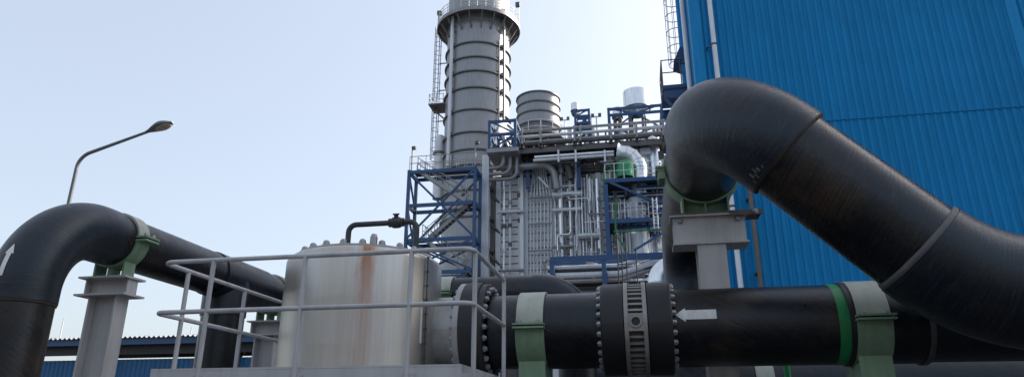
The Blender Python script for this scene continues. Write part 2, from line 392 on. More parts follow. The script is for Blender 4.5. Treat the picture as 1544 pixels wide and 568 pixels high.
# blue access platform with canopy hung on the flank
zp = P(1010, 128, Y=24.4).z
xa = P(998, 125, Y=24.4).x
ap = thing('access_platform', (BX0, 24.4, zp), 'blue landing with railing and tilted canopy on the flank of the blue building', 'platform')
MB().boxmm((xa, 24.4, zp - .15), (BX0 - .07, 26.2, zp)).build('deck', 'bluesteel', ap)
for yy in (24.45, 26.15): MB().bar((xa + .05, yy, zp - .4), (BX0 - .05, yy, zp - .4), .12, .3).build('beam', 'bluesteel', ap)
for yy in (24.45, 26.15): MB().bar((xa + .05, yy, zp - .5), (BX0 - .05, yy, zp - 1.9), .1).build('brace', 'bluesteel', ap)
for x, y in ((xa + .03, 24.43), (xa + .03, 25.3), (xa + .03, 26.17), (xa + .75, 24.43)):
    MB().tube([(x, y, zp), (x, y, zp + 1.1)], .025, 6).build('post', 'brownsteel', ap)
for h in (.55, 1.1):
    MB().tube([(BX0 - .3, 24.43, zp + h), (xa + .03, 24.43, zp + h), (xa + .03, 26.17, zp + h)], .025, 6).build('hand_rail', 'brownsteel', ap)
MB().bar((xa + .75, 24.9, zp + .95), (BX0 - .08, 24.9, zp + 1.55), .9, .5).build('canopy', 'bluesteel', ap)

# ------------------------------------------------------------------ unseen hall added behind the viewer, dark for the black pipes to reflect
hall = thing('added_dark_hall', (0, -15, 0), 'long dark hall added unseen behind the viewer for the black pipes to reflect', 'building')
MB().boxmm((-60, -35, 0), (60, -15, 7)).build('wall', 'hall', hall)
MB().boxmm((-60.5, -35.5, 7.01), (60.5, -14.5, 7.4)).build('roof', 'hall', hall)
for i in range(12): MB().boxmm((-55 + i * 9.5, -14.99, 3), (-51 + i * 9.5, -14.93, 6)).build('window', 'dark', hall)
# ------------------------------------------------------------------ big sloping pipe (right)
DR = .5
SX, SZ, SY, ER = 0.96, 4.99, 7.15, 0.9            # axis of the level run, plane of the slope, bend radius
s2 = math.sqrt(.5); sd = Vector((s2, 0, -s2))
bp = thing('sloping_pipe', (SX, 9.35, 4.55), 'huge black pipe bending over its saddle and sloping down before the blue wall', 'pipe')
n = 72
run0 = [(SX, 12.3, SZ), (SX, SY + ER, SZ)]
e1 = arc((SX, SY + ER, SZ) + sd * 0 if False else Vector((SX, SY + ER, SZ)) + sd * ER, ER, -sd, -YA, 0, math.pi / 2, 28)
j1 = e1[-1]
SL = 1.61
j2 = j1 + sd * SL
E2 = 1.6
c2 = j2 + Vector((s2, 0, s2)) * E2
e2 = arc(c2, E2, (-s2, 0, -s2), sd, 0, math.pi / 4, 16)
j3 = e2[-1]
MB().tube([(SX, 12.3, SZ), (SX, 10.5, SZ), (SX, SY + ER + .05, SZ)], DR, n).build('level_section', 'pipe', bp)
lip = [e1[0] - (e1[1] - e1[0]).normalized() * -.0] + e1[1:] + [j1 + sd * .14]
MB().tube(e1 + [j1 + sd * .03, j1 + sd * .06], DR + .038, n).build('elbow', 'pipe_elbow', bp)
MB().lathe(j1 + sd * .06, sd, [(0, DR - .01), (0, DR + .032), (.012, DR + .03), (.03, DR - .01)], n).build('joint_seam', 'rust', bp)
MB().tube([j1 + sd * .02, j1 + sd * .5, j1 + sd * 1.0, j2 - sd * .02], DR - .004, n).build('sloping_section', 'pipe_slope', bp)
MB().lathe(j2 - sd * .085, sd, [(.018, DR - .01), (.018, DR + .008), (.045, DR + .02), (.072, DR + .02), (.072, DR - .01)], n).build('joint_band', 'band', bp)
MB().tube([j2 - sd * .012, j2 + sd * .0] + e2[1:] + [j3 + XA * .05], DR + .03, n).build('elbow', 'pipe_elbow', bp)
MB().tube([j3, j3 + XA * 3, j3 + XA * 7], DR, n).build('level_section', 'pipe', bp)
# tail: bends down behind the support
TY = 12.3
e3 = arc((SX, TY, SZ - .9), .9, ZA, YA, 0, math.pi / 2, 16)
MB().tube(e3 + [(SX, TY + .9, SZ - 1.05)], DR - .02, 48).build('elbow', 'pipe_elbow', bp)
MB().tube([(SX, TY + .9, SZ - 1.0), (SX, TY + .9, 0)], DR - .05, 48).build('riser', 'pipe', bp)
gl = MB().lathe((SX, TY + .9, 3.62), (.28, -.1, 1), [(0, DR - .045), (0, DR - .03), (.018, DR - .03), (.018, DR - .045)], 48); gl.build('green_line', 'greenline', bp)
# white chalk marks near the joint
def surf_patch(o, d, rad, a0, a1, h0, h1, ref, nn=6, mat='white', parent=None, name='mark'):
    b = MB(); b.lathe(o, d, [(h0, rad), (h1, rad)], nn, a0, a1, ref); return b.build(name, mat, parent)

for (aa, wdt, h0, h1) in ((.95, .05, -.10, -.05), (1.03, .04, -.13, -.07), (1.10, .03, -.08, -.02), (1.17, .06, -.12, -.06), (.86, .03, -.07, -.04), (1.26, .035, -.05, -.01)):
    surf_patch(j1 + sd * .05, sd, DR + .0405, aa, aa + wdt, h0, h1, -YA, 3, 'chalk', bp, 'chalk_mark')
# ------------------------------------------------------------------ supports
def column_h(b, x, y, z0, z1, wx, wy, t=.022):
    """H column; flanges face +-y, web along y"""
    b.boxmm((x - wx / 2, y - wy / 2, z0), (x + wx / 2, y - wy / 2 + t, z1)); b.boxmm((x - wx / 2, y + wy / 2 - t, z0), (x + wx / 2, y + wy / 2, z1))
    b.boxmm((x - t / 2, y - wy / 2 + t + .001, z0), (x + t / 2, y + wy / 2 - t - .001, z1)); return b
# saddle support of the sloping pipe
CY = 9.35
zb = SZ - DR - .17                                  # top of the base plate
ss = thing('saddle_support', (SX, CY, 0), 'grey steel T-shaped column with green saddle under the highest black pipe', 'pipe support')
cxs = .985
column_h(MB(), cxs, CY, 0, zb - .441, .37, .36).build('column', 'grey', ss)
b = MB(); b.boxmm((SX - .49, CY - .21, zb - .05), (SX + .53, CY + .21, zb - .03)); b.boxmm((SX - .47, CY - .21, zb - .44), (SX + .51, CY + .21, zb - .415))
b.boxmm((SX - .45, CY - .14, zb - .415), (SX + .49, CY - .12, zb - .05)); b.boxmm((SX - .45, CY + .12, zb - .415), (SX + .49, CY + .14, zb - .05)); b.build('cap_beam', 'grey', ss)
b = MB(); b.boxmm((SX - .48, CY - .2, zb - .028), (SX + .72, CY + .2, zb)); b.boxmm((SX + .30, CY - .225, zb - .07), (SX + .72, CY - .202, zb)); b.build('base_plate', 'brownsteel', ss)
for x in (SX - .36, SX + .40, SX + .62): inst('bolt', NUT, None, ss, (x, CY - .141 if x < SX + .5 else CY - .226, zb - .035 if x > SX + .5 else zb - .10), (math.pi / 2, 0, 0))
b = MB(); b.ringseg((SX, CY, SZ), YA, DR + .003, DR + .03, .30, math.pi - .12, 2 * math.pi + .12, 40, XA)
# ref XA, d YA: v = YA x XA = -Z -> angles 0..pi are below
b = MB(); b.ringseg((SX, CY, SZ), YA, DR + .003, DR + .03, .30, -.10, math.pi + .10, 40, XA); sd1 = b.build('saddle_strap', 'green', ss)
b = MB()
for x in (-.30, 0, .30):
    zt = SZ - math.sqrt((DR + .02) ** 2 - x * x)
    b.boxmm((SX + x - .012, CY - .15, zb), (SX + x + .012, CY + .15, zt))
b.boxmm((SX - .30, CY - .012, zb + .001), (SX - .012, CY + .012, SZ - DR - .005)); b.boxmm((SX + .012, CY - .012, zb + .001), (SX + .30, CY + .012, SZ - DR - .005)); b.build('saddle_web', 'green', ss)
for sx in (-1, 1):
    b = MB(); b.boxmm((SX + sx * (DR + .01), CY - .17, SZ - .02), (SX + sx * (DR + .13), CY + .17, SZ + .0)); b.boxmm((SX + sx * (DR + .01), CY - .17, SZ + .018), (SX + sx * (DR + .13), CY + .17, SZ + .05)); b.boxmm((SX + sx * (DR + .01), CY - .16, SZ - .14), (SX + sx * (DR + .1), CY + .16, SZ - .022)); b.build('lug', 'green', ss)
b = MB(); b.ringseg((SX, CY, SZ), YA, DR + .003, DR + .026, .28, math.pi + .11, 2 * math.pi - .11, 40, XA); b.build('upper_strap', 'green', ss)

def ring_support(cx, cy, cz, r, axis, label, wd=.34, col_w=.30, cap=True, zb=None, capz=.30, colmat='grey', pedestal=False, upper='pale'):
    """clamp of two half rings on webs, over a cap beam and H column (or a plain pedestal)"""
    A = Vector(axis); S = A.cross(ZA)            # sideways direction
    t = thing('pipe_support', (cx, cy, 0), label, 'pipe support')
    o = Vector((cx, cy, cz))
    v = A.cross(S)                                # direction at +90 deg
    lowfirst = v.z < 0
    lo = (.06, math.pi - .06) if lowfirst else (math.pi + .06, 2 * math.pi - .06)
    up = (math.pi + .06, 2 * math.pi - .06) if lowfirst else (.06, math.pi - .06)
    MB().ringseg(o, A, r + .003, r + .03, wd, *lo, 32, S).build('lower_clamp', 'green', t)
    MB().ringseg(o, A, r + .003, r + .028, wd - .02, *up, 32, S).build('upper_clamp', upper, t)
    def obox(b, c, ds, da, dz):
        """box with half sizes along S, A, Z"""
        c = Vector(c); e = [abs(S[i]) * ds + abs(A[i]) * da + (dz if i == 2 else 0) for i in range(3)]
        b.boxmm([c[i] - e[i] for i in range(3)], [c[i] + e[i] for i in range(3)])
    for s in (-1, 1):
        b = MB(); obox(b, o + S * s * (r + .07) - ZA * .022, .075, wd / 2 + .012, .011); l = b.build('lug', 'green', t)
        b = MB(); obox(b, o + S * s * (r + .07) + ZA * .018, .075, wd / 2 + .012, .011); b.build('lug', 'green', t)
        for a in (-.32, .32):
            inst('bolt', NUTS, None, t, o + S * s * (r + .09) + A * a * wd + ZA * .029)
            b = MB(); 
    zt = cz - r - (.18 if zb is None else cz - r - zb)
    for s in (-.62, 0, .62):
        b = MB()
        top = cz - math.sqrt((r + .02) ** 2 - (s * r) ** 2)
        obox(b, Vector((cx, cy, (zt + top) / 2)) + S * s * r, .012, wd / 2 - .012, (top - zt) / 2); b.build('saddle_web', 'green', t)
    for a in (-1, 1):
        if pedestal:
            b = MB(); obox(b, Vector((cx, cy, (zt + cz - r * 1.0) / 2)) + A * a * (wd / 2 - .022), r * .62 - .013, .008, (cz - r * 1.0 - zt) / 2 - .001); b.build('saddle_web', 'green', t)
    if pedestal:
        b = MB(); obox(b, (cx, cy, zt / 2 - .02), r * .62 + .012, wd / 2 - .012, zt / 2 - .02); b.build('pedestal', 'green', t)
        b = MB(); obox(b, (cx, cy, zt - .012), r * .7 + .06, wd / 2 + .03, .0115); b.build('base_plate', 'grey', t)
        return t
    b = MB(); obox(b, (cx, cy, zt - .011), r * 1.02, wd / 2 + .07, .011); obox(b, (cx, cy, zt - capz + .011), r * 1.08, wd / 2 + .07, .011)
    obox(b, (cx, cy, zt - capz / 2), r * .85, .012, capz / 2 - .0225); obox(b, Vector((cx, cy, zt - capz / 2)) + S * (r * .86 + .011), .009, wd / 2 - .02, capz / 2 - .0225); obox(b, Vector((cx, cy, zt - capz / 2)) - S * (r * .86 + .011), .009, wd / 2 - .02, capz / 2 - .0225)
    b.build('cap_beam', colmat, t)
    c = MB(); h = zt - capz
    for s in (-1, 1): obox(c, Vector((cx, cy, h / 2)) + S * s * (col_w / 2), .011, wd / 2, h / 2)
    obox(c, (cx, cy, h / 2), col_w / 2 - .0115, .009, h / 2 - .001); c.build('column', colmat, t)
    b = MB(); obox(b, (cx, cy, .012), col_w, wd, .012); b.build('foot_plate', colmat, t)
    return t

# ------------------------------------------------------------------ main horizontal pipe
MY, MZ, MR = 8.46, 2.695, .45
mp = thing('main_pipe', (0, MY, MZ), 'level black pipe with bolted coupling, white arrow and green band, fed by the vessel', 'pipe')
MB().tube([(-1.80, MY, MZ), (-1.1, MY, MZ), (-.42, MY, MZ)], MR, 64).build('pipe_section', 'pipe', mp)
MB().tube([(.30, MY, MZ), (1.2, MY, MZ), (2.3, MY, MZ), (3.05, MY, MZ)], MR, 64).build('pipe_section', 'pipe', mp)
MB().tube([(3.03, MY, MZ), (5, MY, MZ), (9.5, MY, MZ)], MR - .012, 64).build('pipe_section', 'pipe_elbow', mp)
MB().lathe((3.02, MY, MZ), XA, [(0, MR), (0, MR + .02), (.05, MR + .02), (.05, MR - .02)], 64).build('joint_band', 'band', mp)
# vessel flange joint
fs = MB().lathe((-2.19, MY, MZ), XA, [(0, .40), (0, .615), (.065, .615), (.065, .4)], 64).build('steel_flange', 'steel', mp)
fb = MB().lathe((-2.12, MY, MZ), XA, [(0, .4), (0, .62), (.20, .62), (.20, .60), (.27, .60), (.285, .585), (.285, .44)], 64).build('black_flange', 'rubber', mp)
bolt_ring(fs, NUT, (-2.19, MY, MZ), -XA, .555, 26)
bolt_ring(fb, NUT, (-1.835, MY, MZ), XA, .53, 26)
# bolted coupling
CR = .545
cp = MB(); cp.lathe((-.46, MY, MZ), XA, [(0, MR - .01), (0, CR - .02), (.02, CR), (.262, CR), (.272, CR - .012), (.272, MR)], 64)
cl1 = cp.build('coupling_body', 'rubber', mp)
cp = MB(); cp.lathe((.075, MY, MZ), XA, [(0, MR), (0, CR - .012), (.01, CR), (.262, CR), (.28, CR - .02), (.28, MR - .01)], 64)
cl2 = cp.build('coupling_body', 'rubber', mp)
bolt_ring(cl1, NUT, (-.458, MY, MZ), -XA, CR - .052, 28)
bolt_ring(cl2, NUT, (.353, MY, MZ), XA, CR - .052, 28)
MB().lathe((-.19, MY, MZ), XA, [(0, CR - .075), (.27, CR - .075)], 64).build('coupling_drum', 'brownsteel', mp)
rg = MB()
for x in (-.187, .025): rg.lathe((x, MY, MZ), XA, [(0, CR - .08), (0, CR + .012), (.047, CR + .012), (.047, CR - .08), (0, CR - .08)], 64)
rg.build('coupling_ring', 'coup', mp)
rb = MB().boxmm((-.083, -.013, -.012), (.083, .013, .05)).mesh('rib'); rb.materials.append(M['coup'])
for k in range(44):
    a = 2 * math.pi * k / 44
    if 2.93 < a < 3.33 - .0: continue
    # a measured so that a = pi faces the camera (-Y)
    inst('rib', rb, None, mp, (-.057, MY + (CR - .055) * math.cos(a), MZ + (CR - .055) * math.sin(a)), (a - math.pi / 2, 0, 0))
b = MB(); b.boxmm((-.142, MY - CR - .006, MZ - .09), (.027, MY - CR + .06, MZ + .11)); pl = b.build('access_plate', 'coup', mp)
MB().lathe((-.057, MY - CR - .007, MZ + .015), -YA, [(0, .07), (.02, .07), (.02, .048), (-.001, .048)], 24).build('port_ring', 'coup', pl)
MB().lathe((-.057, MY - CR - .008, MZ + .015), -YA, [(0, .047), (0, 0)], 24).build('port_hole', 'dark', pl)
# arrow: wrapped on the pipe skin (pointing to the vessel)
def arrow(o, d, rad, ref, a_c, h_tip, h_head, h_tail, half_head, half_body, parent, name='arrow_marking', curve=None):
    """flat arrow following a cylinder: along = axis, across = angle; halves in metres"""
    o = Vector(o); u = Vector(ref).normalized(); d = Vector(d).normalized(); v = d.cross(u)
    b = MB()
    def pt(h, s):
        t = a_c + s / rad; return tuple(o + d * h + (u * math.cos(t) + v * math.sin(t)) * rad)
    N = 8
    for i in range(N):
        for (ha, wa, hb, wb, rows) in ((h_tip, 0, h_head, half_head, 1), (h_head, half_body, h_tail, half_body, 1)):
            f0, f1 = -1 + 2 * i / N, -1 + 2 * (i + 1) / N; k = len(b.v)
            b.v += [pt(ha, wa * f0), pt(ha, wa * f1), pt(hb, wb * f1), pt(hb, wb * f0)]; b.face([k, k + 1, k + 2, k + 3], True)
    return b.build(name, 'white', parent)
arrow((0, MY, MZ), XA, MR + .004, -YA, -.20, .385, .50, .84, .082, .055, mp)
MB().lathe((2.12, MY, MZ), XA, [(0, MR - .01), (0, MR + .003), (.115, MR + .003), (.115, MR - .01)], 64).build('green_band', 'green2', mp)
MB().lathe((2.235, MY, MZ), XA, [(0, MR - .01), (0, MR + .02), (.05, MR + .02), (.05, MR - .01)], 64).build('black_collar', 'rubber', mp)
ring_support(-1.29, MY, MZ, MR, (1, 0, 0), 'green clamp and pedestal on the main pipe beside the platform railing', wd=.34, pedestal=True)
ring_support(2.47, MY, MZ, MR, (1, 0, 0), 'green clamp and pedestal on the main pipe beside the bright green band', wd=.36, pedestal=True)
ring_support(7.2, MY, MZ, MR - .012, (1, 0, 0), 'green clamp and pedestal on the main pipe past the sloping pipe', wd=.36, pedestal=True)
ring_support(7.0, SY, j3.z, DR, (1, 0, 0), 'green clamp and grey column under the lower end of the sloping pipe', wd=.36, col_w=.4)

# ------------------------------------------------------------------ platform with railing
DZ = 2.135; DX0, DX1, DY0, DY1 = -4.86, -1.65, 6.28, 10.2
pf = thing('platform', (-3.2, 8.2, 0), 'grey steel platform with tubular railing carrying the steel vessel', 'platform')
b = MB(); b.boxmm((DX0, DY0, DZ - .02), (DX1, DY1, DZ)); b.build('deck', 'deck', pf)
for (a, c) in (((DX0, DY0 + .002, DZ - .27), (DX1, DY0 + .10, DZ - .021)), ((DX0, DY1 - .10, DZ - .27), (DX1, DY1, DZ - .021)), ((DX0, DY0 + .101, DZ - .27), (DX0 + .1, DY1 - .101, DZ - .021)), ((DX1 - .1, DY0 + .101, DZ - .27), (DX1, DY1 - .101, DZ - .021))):
    MB().boxmm(a, c).build('edge_beam', 'deck', pf)
for y in (7.3, 8.4, 9.4): MB().boxmm((DX0 + .101, y, DZ - .24), (DX1 - .101, y + .12, DZ - .021)).build('joist', 'deck', pf)
for x in (DX0 + .2, DX1 - .2):
    for y in (DY0 + .25, DY1 - .25): column_h(MB(), x, y, 0, DZ - .271, .22, .22, .014).build('leg', 'grey', pf)
RZ1, RZ2, RY, rt = 3.2, 2.68, 6.19, .024
RXL, RXR = -4.885, -1.545
for z in (RZ1, RZ2):
    path = bend([(RXL + .03, 9.9, z), (RXL + .03, RY, z), (RXR, RY, z), (RXR, 7.75, z)], .12, 6)
    if z == RZ2: path = bend([(RXL + .03, 9.9, z), (RXL + .03, RY, z), (RXR, RY, z), (RXR, 7.75, z)], .10, 6)
    MB().tube(path, rt, 14).build('top_rail' if z == RZ1 else 'mid_rail', 'rail', pf)
for x in (-4.27, -3.26, -2.15, RXR):
    y = RY if x != RXR else RY + .13
    b = MB().tube([(x, y, DZ - .26), (x, y, RZ1)], rt, 12)
    b.build('post', 'rail', pf)
    MB().boxmm((x - .05, y + .005, DZ - .22), (x + .05, DY0 + .001, DZ - .08)).build('post_bracket', 'rail', pf) if x != RXR else MB().boxmm((x - .104, y - .04, DZ - .2), (x, y + .04, DZ - .08)).build('post_bracket', 'rail', pf)
MB().tube([(RXR, 7.75, DZ - .26), (RXR, 7.75, RZ1)], rt, 12).build('post', 'rail', pf)
MB().boxmm((RXR - .104, 7.71, DZ - .2), (RXR, 7.79, DZ - .08)).build('post_bracket', 'rail', pf)
for y in (6.62, 7.75, 8.8, 9.9): MB().tube([(RXL + .03, y, DZ), (RXL + .03, y, RZ1)], rt, 12).build('post', 'rail', pf)

# ------------------------------------------------------------------ vessel
VX, VY, VR = -3.445, MY - .3, .975
ve = thing('steel_vessel', (VX, VY, DZ), 'round stainless steel vessel streaked with rust on the grey platform', 'vessel')
VT = 3.60
fr = (P(549, 450, Y=VY - VR) - Vector((VX, VY, 0))); fr.z = 0; fr.normalize()     # the rust run's side
fr = Vector((fr.x, -math.sqrt(max(0, 1 - fr.x ** 2)), 0))
def lathe_shell(b, o, prof, n, ref):
    o = Vector(o); u = Vector(ref).normalized(); v = ZA.cross(u); k0 = len(b.v); m = len(prof)
    for h, r in prof:
        for j in range(n + 1):
            t = -math.pi + 2 * math.pi * j / n; b.v.append(tuple(o + ZA * h + (u * math.cos(t) + v * math.sin(t)) * r))
    for i in range(m - 1):
        for j in range(n):
            a = k0 + i * (n + 1) + j; q0, q1 = (-math.pi + 2 * math.pi * j / n) * VR, (-math.pi + 2 * math.pi * (j + 1) / n) * VR
            b.face([a, a + 1, a + n + 2, a + n + 1], True, [(q0, prof[i][0]), (q1, prof[i][0]), (q1, prof[i + 1][0]), (q0, prof[i + 1][0])])
    return b
hh = VT - DZ
prof = [(0, VR), (.4, VR), (.9, VR), (hh - .10, VR), (hh - .075, VR - .005), (hh - .045, VR - .024), (hh - .02, VR - .058), (hh - .005, VR - .11), (hh, VR - .17), (hh + .002, .5), (hh + .003, 0)]
lathe_shell(MB(), (VX, VY, DZ), prof, 96, fr).build('shell', 'vessel', ve)
MB().lathe((VX, VY, DZ + .002), ZA, [(0, VR), (0, VR + .05), (.03, VR + .05), (.03, VR)], 72).build('base_ring', 'steel', ve)
cv = MB().lathe((VX, VY, VT - .02), ZA, [(0, .86), (.035, .86), (.045, .85), (.046, 0)], 72).build('cover_flange', 'steel', ve)
NUTC = MB().lathe((0, 0, 0), ZA, [(0, .05), (.012, .05), (.012, .04), (.04, .04), (.058, .03), (.066, .014), (.067, 0)], 12).mesh('bolt'); NUTC.materials.append(M['steel'])
bolt_ring(cv, NUTC, (VX, VY, VT + .025), ZA, .80, 22, .1)
# lifting eye
MB().lathe((VX + .38, VY - .72, VT + .02), ZA, [(0, .045), (.09, .045), (.13, .03), (.14, 0)], 14).build('lifting_lug', 'steel', cv)
# nozzle to the main pipe
MB().lathe((VX + .5, MY, MZ), XA, [(0, MR), (.4, MR), (-2.16 - VX - .5, MR)], 64).build('nozzle', 'steel', ve)
# inlet nozzle on the far side (to the left)
MB().lathe((VX - .4, VY + .92, MZ), YA, [(0, .3), (.5, .3), (.5, .42), (.56, .42), (.56, 0)], 48).build('nozzle', 'steel', ve)
# vent pipe with valve
a = P(526, 345, Y=VY); c = P(629, 332, Y=VY); zt = VT + .03
a.z = P(530, 339, Y=VY).z; zv = a.z
vpath = bend([(a.x, VY, zt), (a.x, VY, zv), (c.x, VY, zv), (c.x, VY, VT - .05)], .1, 7)
MB().tube(vpath, .036, 14).build('vent_pipe', 'fit', ve)
for (o, d, pr) in (((a.x, VY, zt), ZA, [(0, .09), (.03, .09), (.03, .04)]), ((a.x, VY, zt + .036), ZA, [(0, .04), (0, .09), (.03, .09), (.03, .04)]),
                   ((a.x, VY, zt + .09), ZA, [(0, .05), (.05, .05), (.05, .036)])):
    MB().lathe(o, d, pr, 20).build('vent_flange', 'fit', ve)
vx = P(598, 333, Y=VY).x
b = MB(); b.lathe((vx - .1, VY, zv), XA, [(0, .036), (0, .058), (.04, .058), (.05, .07), (.075, .075), (.125, .075), (.15, .07), (.16, .058), (.2, .058), (.2, .036)], 18); vl = b.build('valve', 'fit', ve)
MB().lathe((vx, VY, zv), (0, -.3, 1), [(.05, .03), (.1, .03), (.1, .045), (.12, .045), (.12, 0)], 12).build('valve_cap', 'fit', vl)
# conduit and small box at the vessel front
cx_ = P(619, 470, Y=VY - .9).x
th = math.acos(max(-1, min(1, (cx_ - VX) / (VR + .03))))
cyy = VY - math.sin(th) * (VR + .03)
MB().tube([(cx_, cyy, DZ + .05), (cx_, cyy, VT - .06)], .008, 8).build('conduit', 'fit', ve)
for k in range(9): MB().box((cx_, cyy + .005, DZ + .2 + k * .17), (.028, .03, .02)).build('conduit_clip', 'fit', ve)
MB().box((cx_ - .07, cyy - .01, DZ + .62), (.07, .06, .5)).build('gauge_box', 'galv', ve)

# ------------------------------------------------------------------ left pipe
LX, LZ, LR = -6.0, 3.65, .30
lp = thing('feed_pipe', (LX, 5.9, 0), 'black pipe rising from the ground and bending away behind the vessel, white arrow at bend', 'pipe')
ER2 = .78
VYp = 5.72                                          # axis of the riser
e = arc((LX, VYp + ER2, LZ - ER2), ER2, -YA, ZA, 0, math.pi / 2, 24)
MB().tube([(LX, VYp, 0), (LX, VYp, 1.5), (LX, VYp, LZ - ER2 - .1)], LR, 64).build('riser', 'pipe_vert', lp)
MB().tube([(LX, VYp, LZ - ER2 - .13)] + e + [(LX, VYp + ER2 + .12, LZ)], LR + .018, 64).build('elbow', 'pipe_elbow', lp)
MB().lathe((LX, VYp, LZ - ER2 - .16), ZA, [(0, LR), (.01, LR + .012), (.03, LR + .012), (.03, LR)], 64).build('joint_seam', 'rust', lp)
BY = 11.05
TEE = P(337, 470, X=LX).y
MB().tube([(LX, VYp + ER2 + .1, LZ), (LX, 8, LZ), (LX, TEE - .35, LZ)], LR, 56).build('pipe_section', 'pipe', lp)
MB().tube([(LX, TEE - .45, LZ), (LX, TEE, LZ), (LX, TEE + .85, LZ)], LR + .016, 56).build('tee_sleeve', 'pipe_elbow', lp)
MB().tube([(LX, TEE + .8, LZ), (LX, BY - .6, LZ)], LR, 48).build('pipe_section', 'pipe', lp)
tb = MB().tube([(LX, TEE, LZ - .05), (LX, TEE, LZ - .30), (LX, TEE, LZ - .55)], LR + .016, 56).build('tee_branch', 'pipe_elbow', lp)
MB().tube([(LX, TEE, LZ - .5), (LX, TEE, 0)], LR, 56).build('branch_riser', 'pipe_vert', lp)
eb = arc((LX + .6, BY - .6, LZ), .6, -XA, YA, 0, math.pi / 2, 14)
MB().tube(eb, LR + .012, 48).build('elbow', 'pipe_elbow', lp)
ex = P(868, 445, Y=BY).x
MB().tube([(LX + .58, BY, LZ), (-3, BY, LZ), (ex - .62, BY, LZ)], LR, 48).build('pipe_section', 'pipe', lp)
ed = arc((ex - .6, BY, LZ - .6), .6, ZA, XA, 0, math.pi / 2, 14)
MB().tube([(ex - .68, BY, LZ)] + ed + [(ex, BY, LZ - .7)], LR + .014, 48).build('elbow', 'pipe_elbow', lp)
MB().tube([(ex, BY, LZ - .65), (ex, BY, 0)], LR, 48).build('riser', 'pipe', lp)
# arrow on the outer left of the bend, following the torus
b = MB()
def tor(t, s):
    c = Vector((LX, VYp + ER2, LZ - ER2)); d = -YA * math.cos(t) + ZA * math.sin(t)
    an = AC + s / LR; rr = LR + .022
    return tuple(c + d * (ER2 + rr * math.cos(an)) + XA * (-rr * math.sin(an)))
AC = -.10
N = 8
for i in range(N):
    f0, f1 = i / N, (i + 1) / N
    t0, t1 = .07 + .21 * f0, .07 + .21 * f1; k = len(b.v)
    b.v += [tor(t0, -.022), tor(t0, .022), tor(t1, .022), tor(t1, -.022)]; b.face([k, k + 1, k + 2, k + 3], True)
    t0, t1 = .28 + .10 * f0, .28 + .10 * f1; w0, w1 = .042 * (1 - f0), .042 * (1 - f1); k = len(b.v)
    b.v += [tor(t0, -w0), tor(t0, w0), tor(t1, w1), tor(t1, -w1)]; b.face([k, k + 1, k + 2, k + 3], True)
b.build('arrow_marking', 'white', lp)
cy1 = P(180, 368, X=LX).y; cy2 = P(412, 442, X=LX).y
ring_support(LX, cy1, LZ, LR, (0, 1, 0), 'grey column with green clamp holding the feed pipe next to its bend', wd=.20, col_w=.34, capz=.22, zb=LZ - LR - .14)
ring_support(LX, cy2, LZ, LR, (0, 1, 0), 'grey column with green clamp holding the feed pipe beside its downward branch', wd=.24, col_w=.34, capz=.24, zb=LZ - LR - .14)
x = P(677, 430, Y=BY).x
ring_support(x, BY, LZ, LR, (1, 0, 0), 'grey column with pale clamp holding the feed pipe behind the bolted flange', wd=.24, col_w=.3, capz=.24, zb=LZ - LR - .14)

# low second pipe behind the main pipe, with its supports (seen in slits below)
sp = thing('low_pipe', (3, 12.3, 0), 'lower black pipe running behind and beneath the main pipe', 'pipe')
MB().tube([(-.6, 12.3, 2.2), (4, 12.3, 2.2), (12, 12.3, 2.2)], .5, 48).build('pipe_section', 'pipe', sp)
MB().tube([(-.62, 12.3, 2.2)] + arc((-.62, 12.3, 1.58), .62, ZA, -XA, 0, math.pi / 2, 12)[1:] + [(-1.24, 12.3, 0)], .5, 40).build('elbow', 'pipe_elbow', sp)
for xx in (1.9, 6.5): ring_support(xx, 12.3, 2.2, .5, (1, 0, 0), 'green clamp and pedestal under the lower pipe, %s' % ('below the bright green band' if xx < 3 else 'past the sloping pipe'), wd=.3, pedestal=True)
px = P(1187, 560, Y=10.3).x
o = MB().tube([(px, 10.3, 0), (px, 10.3, 2.75)], .045, 12).build('green_conduit', 'green2'); tag(o, 'thin bright green upright pipe beneath the main pipe', 'pipe')

# ------------------------------------------------------------------ street lamp
LY = 17.0
q0, q1, q2, q3 = P(105, 300, Y=LY), P(121, 236, Y=LY), P(222, 199, Y=LY), P(255, 187, Y=LY)
lm = thing('street_lamp', (q1.x, LY, 0), 'slim grey street lamp with one long angled arm and oval head', 'lamp')
q1 = Vector((q0.x, LY, q1.z))
MB().tube(bend([(q0.x, LY, 0), (q0.x, LY, q1.z), q2], .5, 8), [.075] + [.055] * 9 + [.042], 12).build('pole', 'lampgrey', lm)
dv = (q3 - q2).normalized(); q3 = q2 + dv * .72
b = MB(); hd = []
for i in range(13):
    t = i / 12; r_w = .06 + .17 * math.sin(math.pi * min(1, t * 1.02) ** 1.35) ; hd.append((q2 + dv * (t * .9 - .03), max(.012, r_w if t < .97 else .05)))
k0 = len(b.v); n = 16; sdv = dv.cross(ZA).normalized(); upv = sdv.cross(dv)
for c, r in hd:
    for j in range(n):
        a = 2 * math.pi * j / n; zz = math.sin(a); b.v.append(tuple(c + sdv * (r * math.cos(a)) + upv * (r * (.72 * zz if zz > 0 else .28 * zz))))
for i in range(len(hd) - 1):
    for j in range(n): b.face([k0 + i * n + j, k0 + i * n + (j + 1) % n, k0 + (i + 1) * n + (j + 1) % n, k0 + (i + 1) * n + j], True)
b.face([k0 + j for j in range(n)]); b.face([k0 + (len(hd) - 1) * n + j for j in range(n)][::-1])
b.build('lamp_head', 'lampgrey', lm)
b = MB(); c = q2 + dv * .55 - upv * .03; k0 = len(b.v)
for i in range(5):
    f = i / 4 * math.pi / 2
    for j in range(16):
        a = 2 * math.pi * j / 16; b.v.append(tuple(c + dv * (.27 * math.cos(f) * math.cos(a)) + sdv * (.17 * math.cos(f) * math.sin(a)) - upv * (.07 * math.sin(f))))
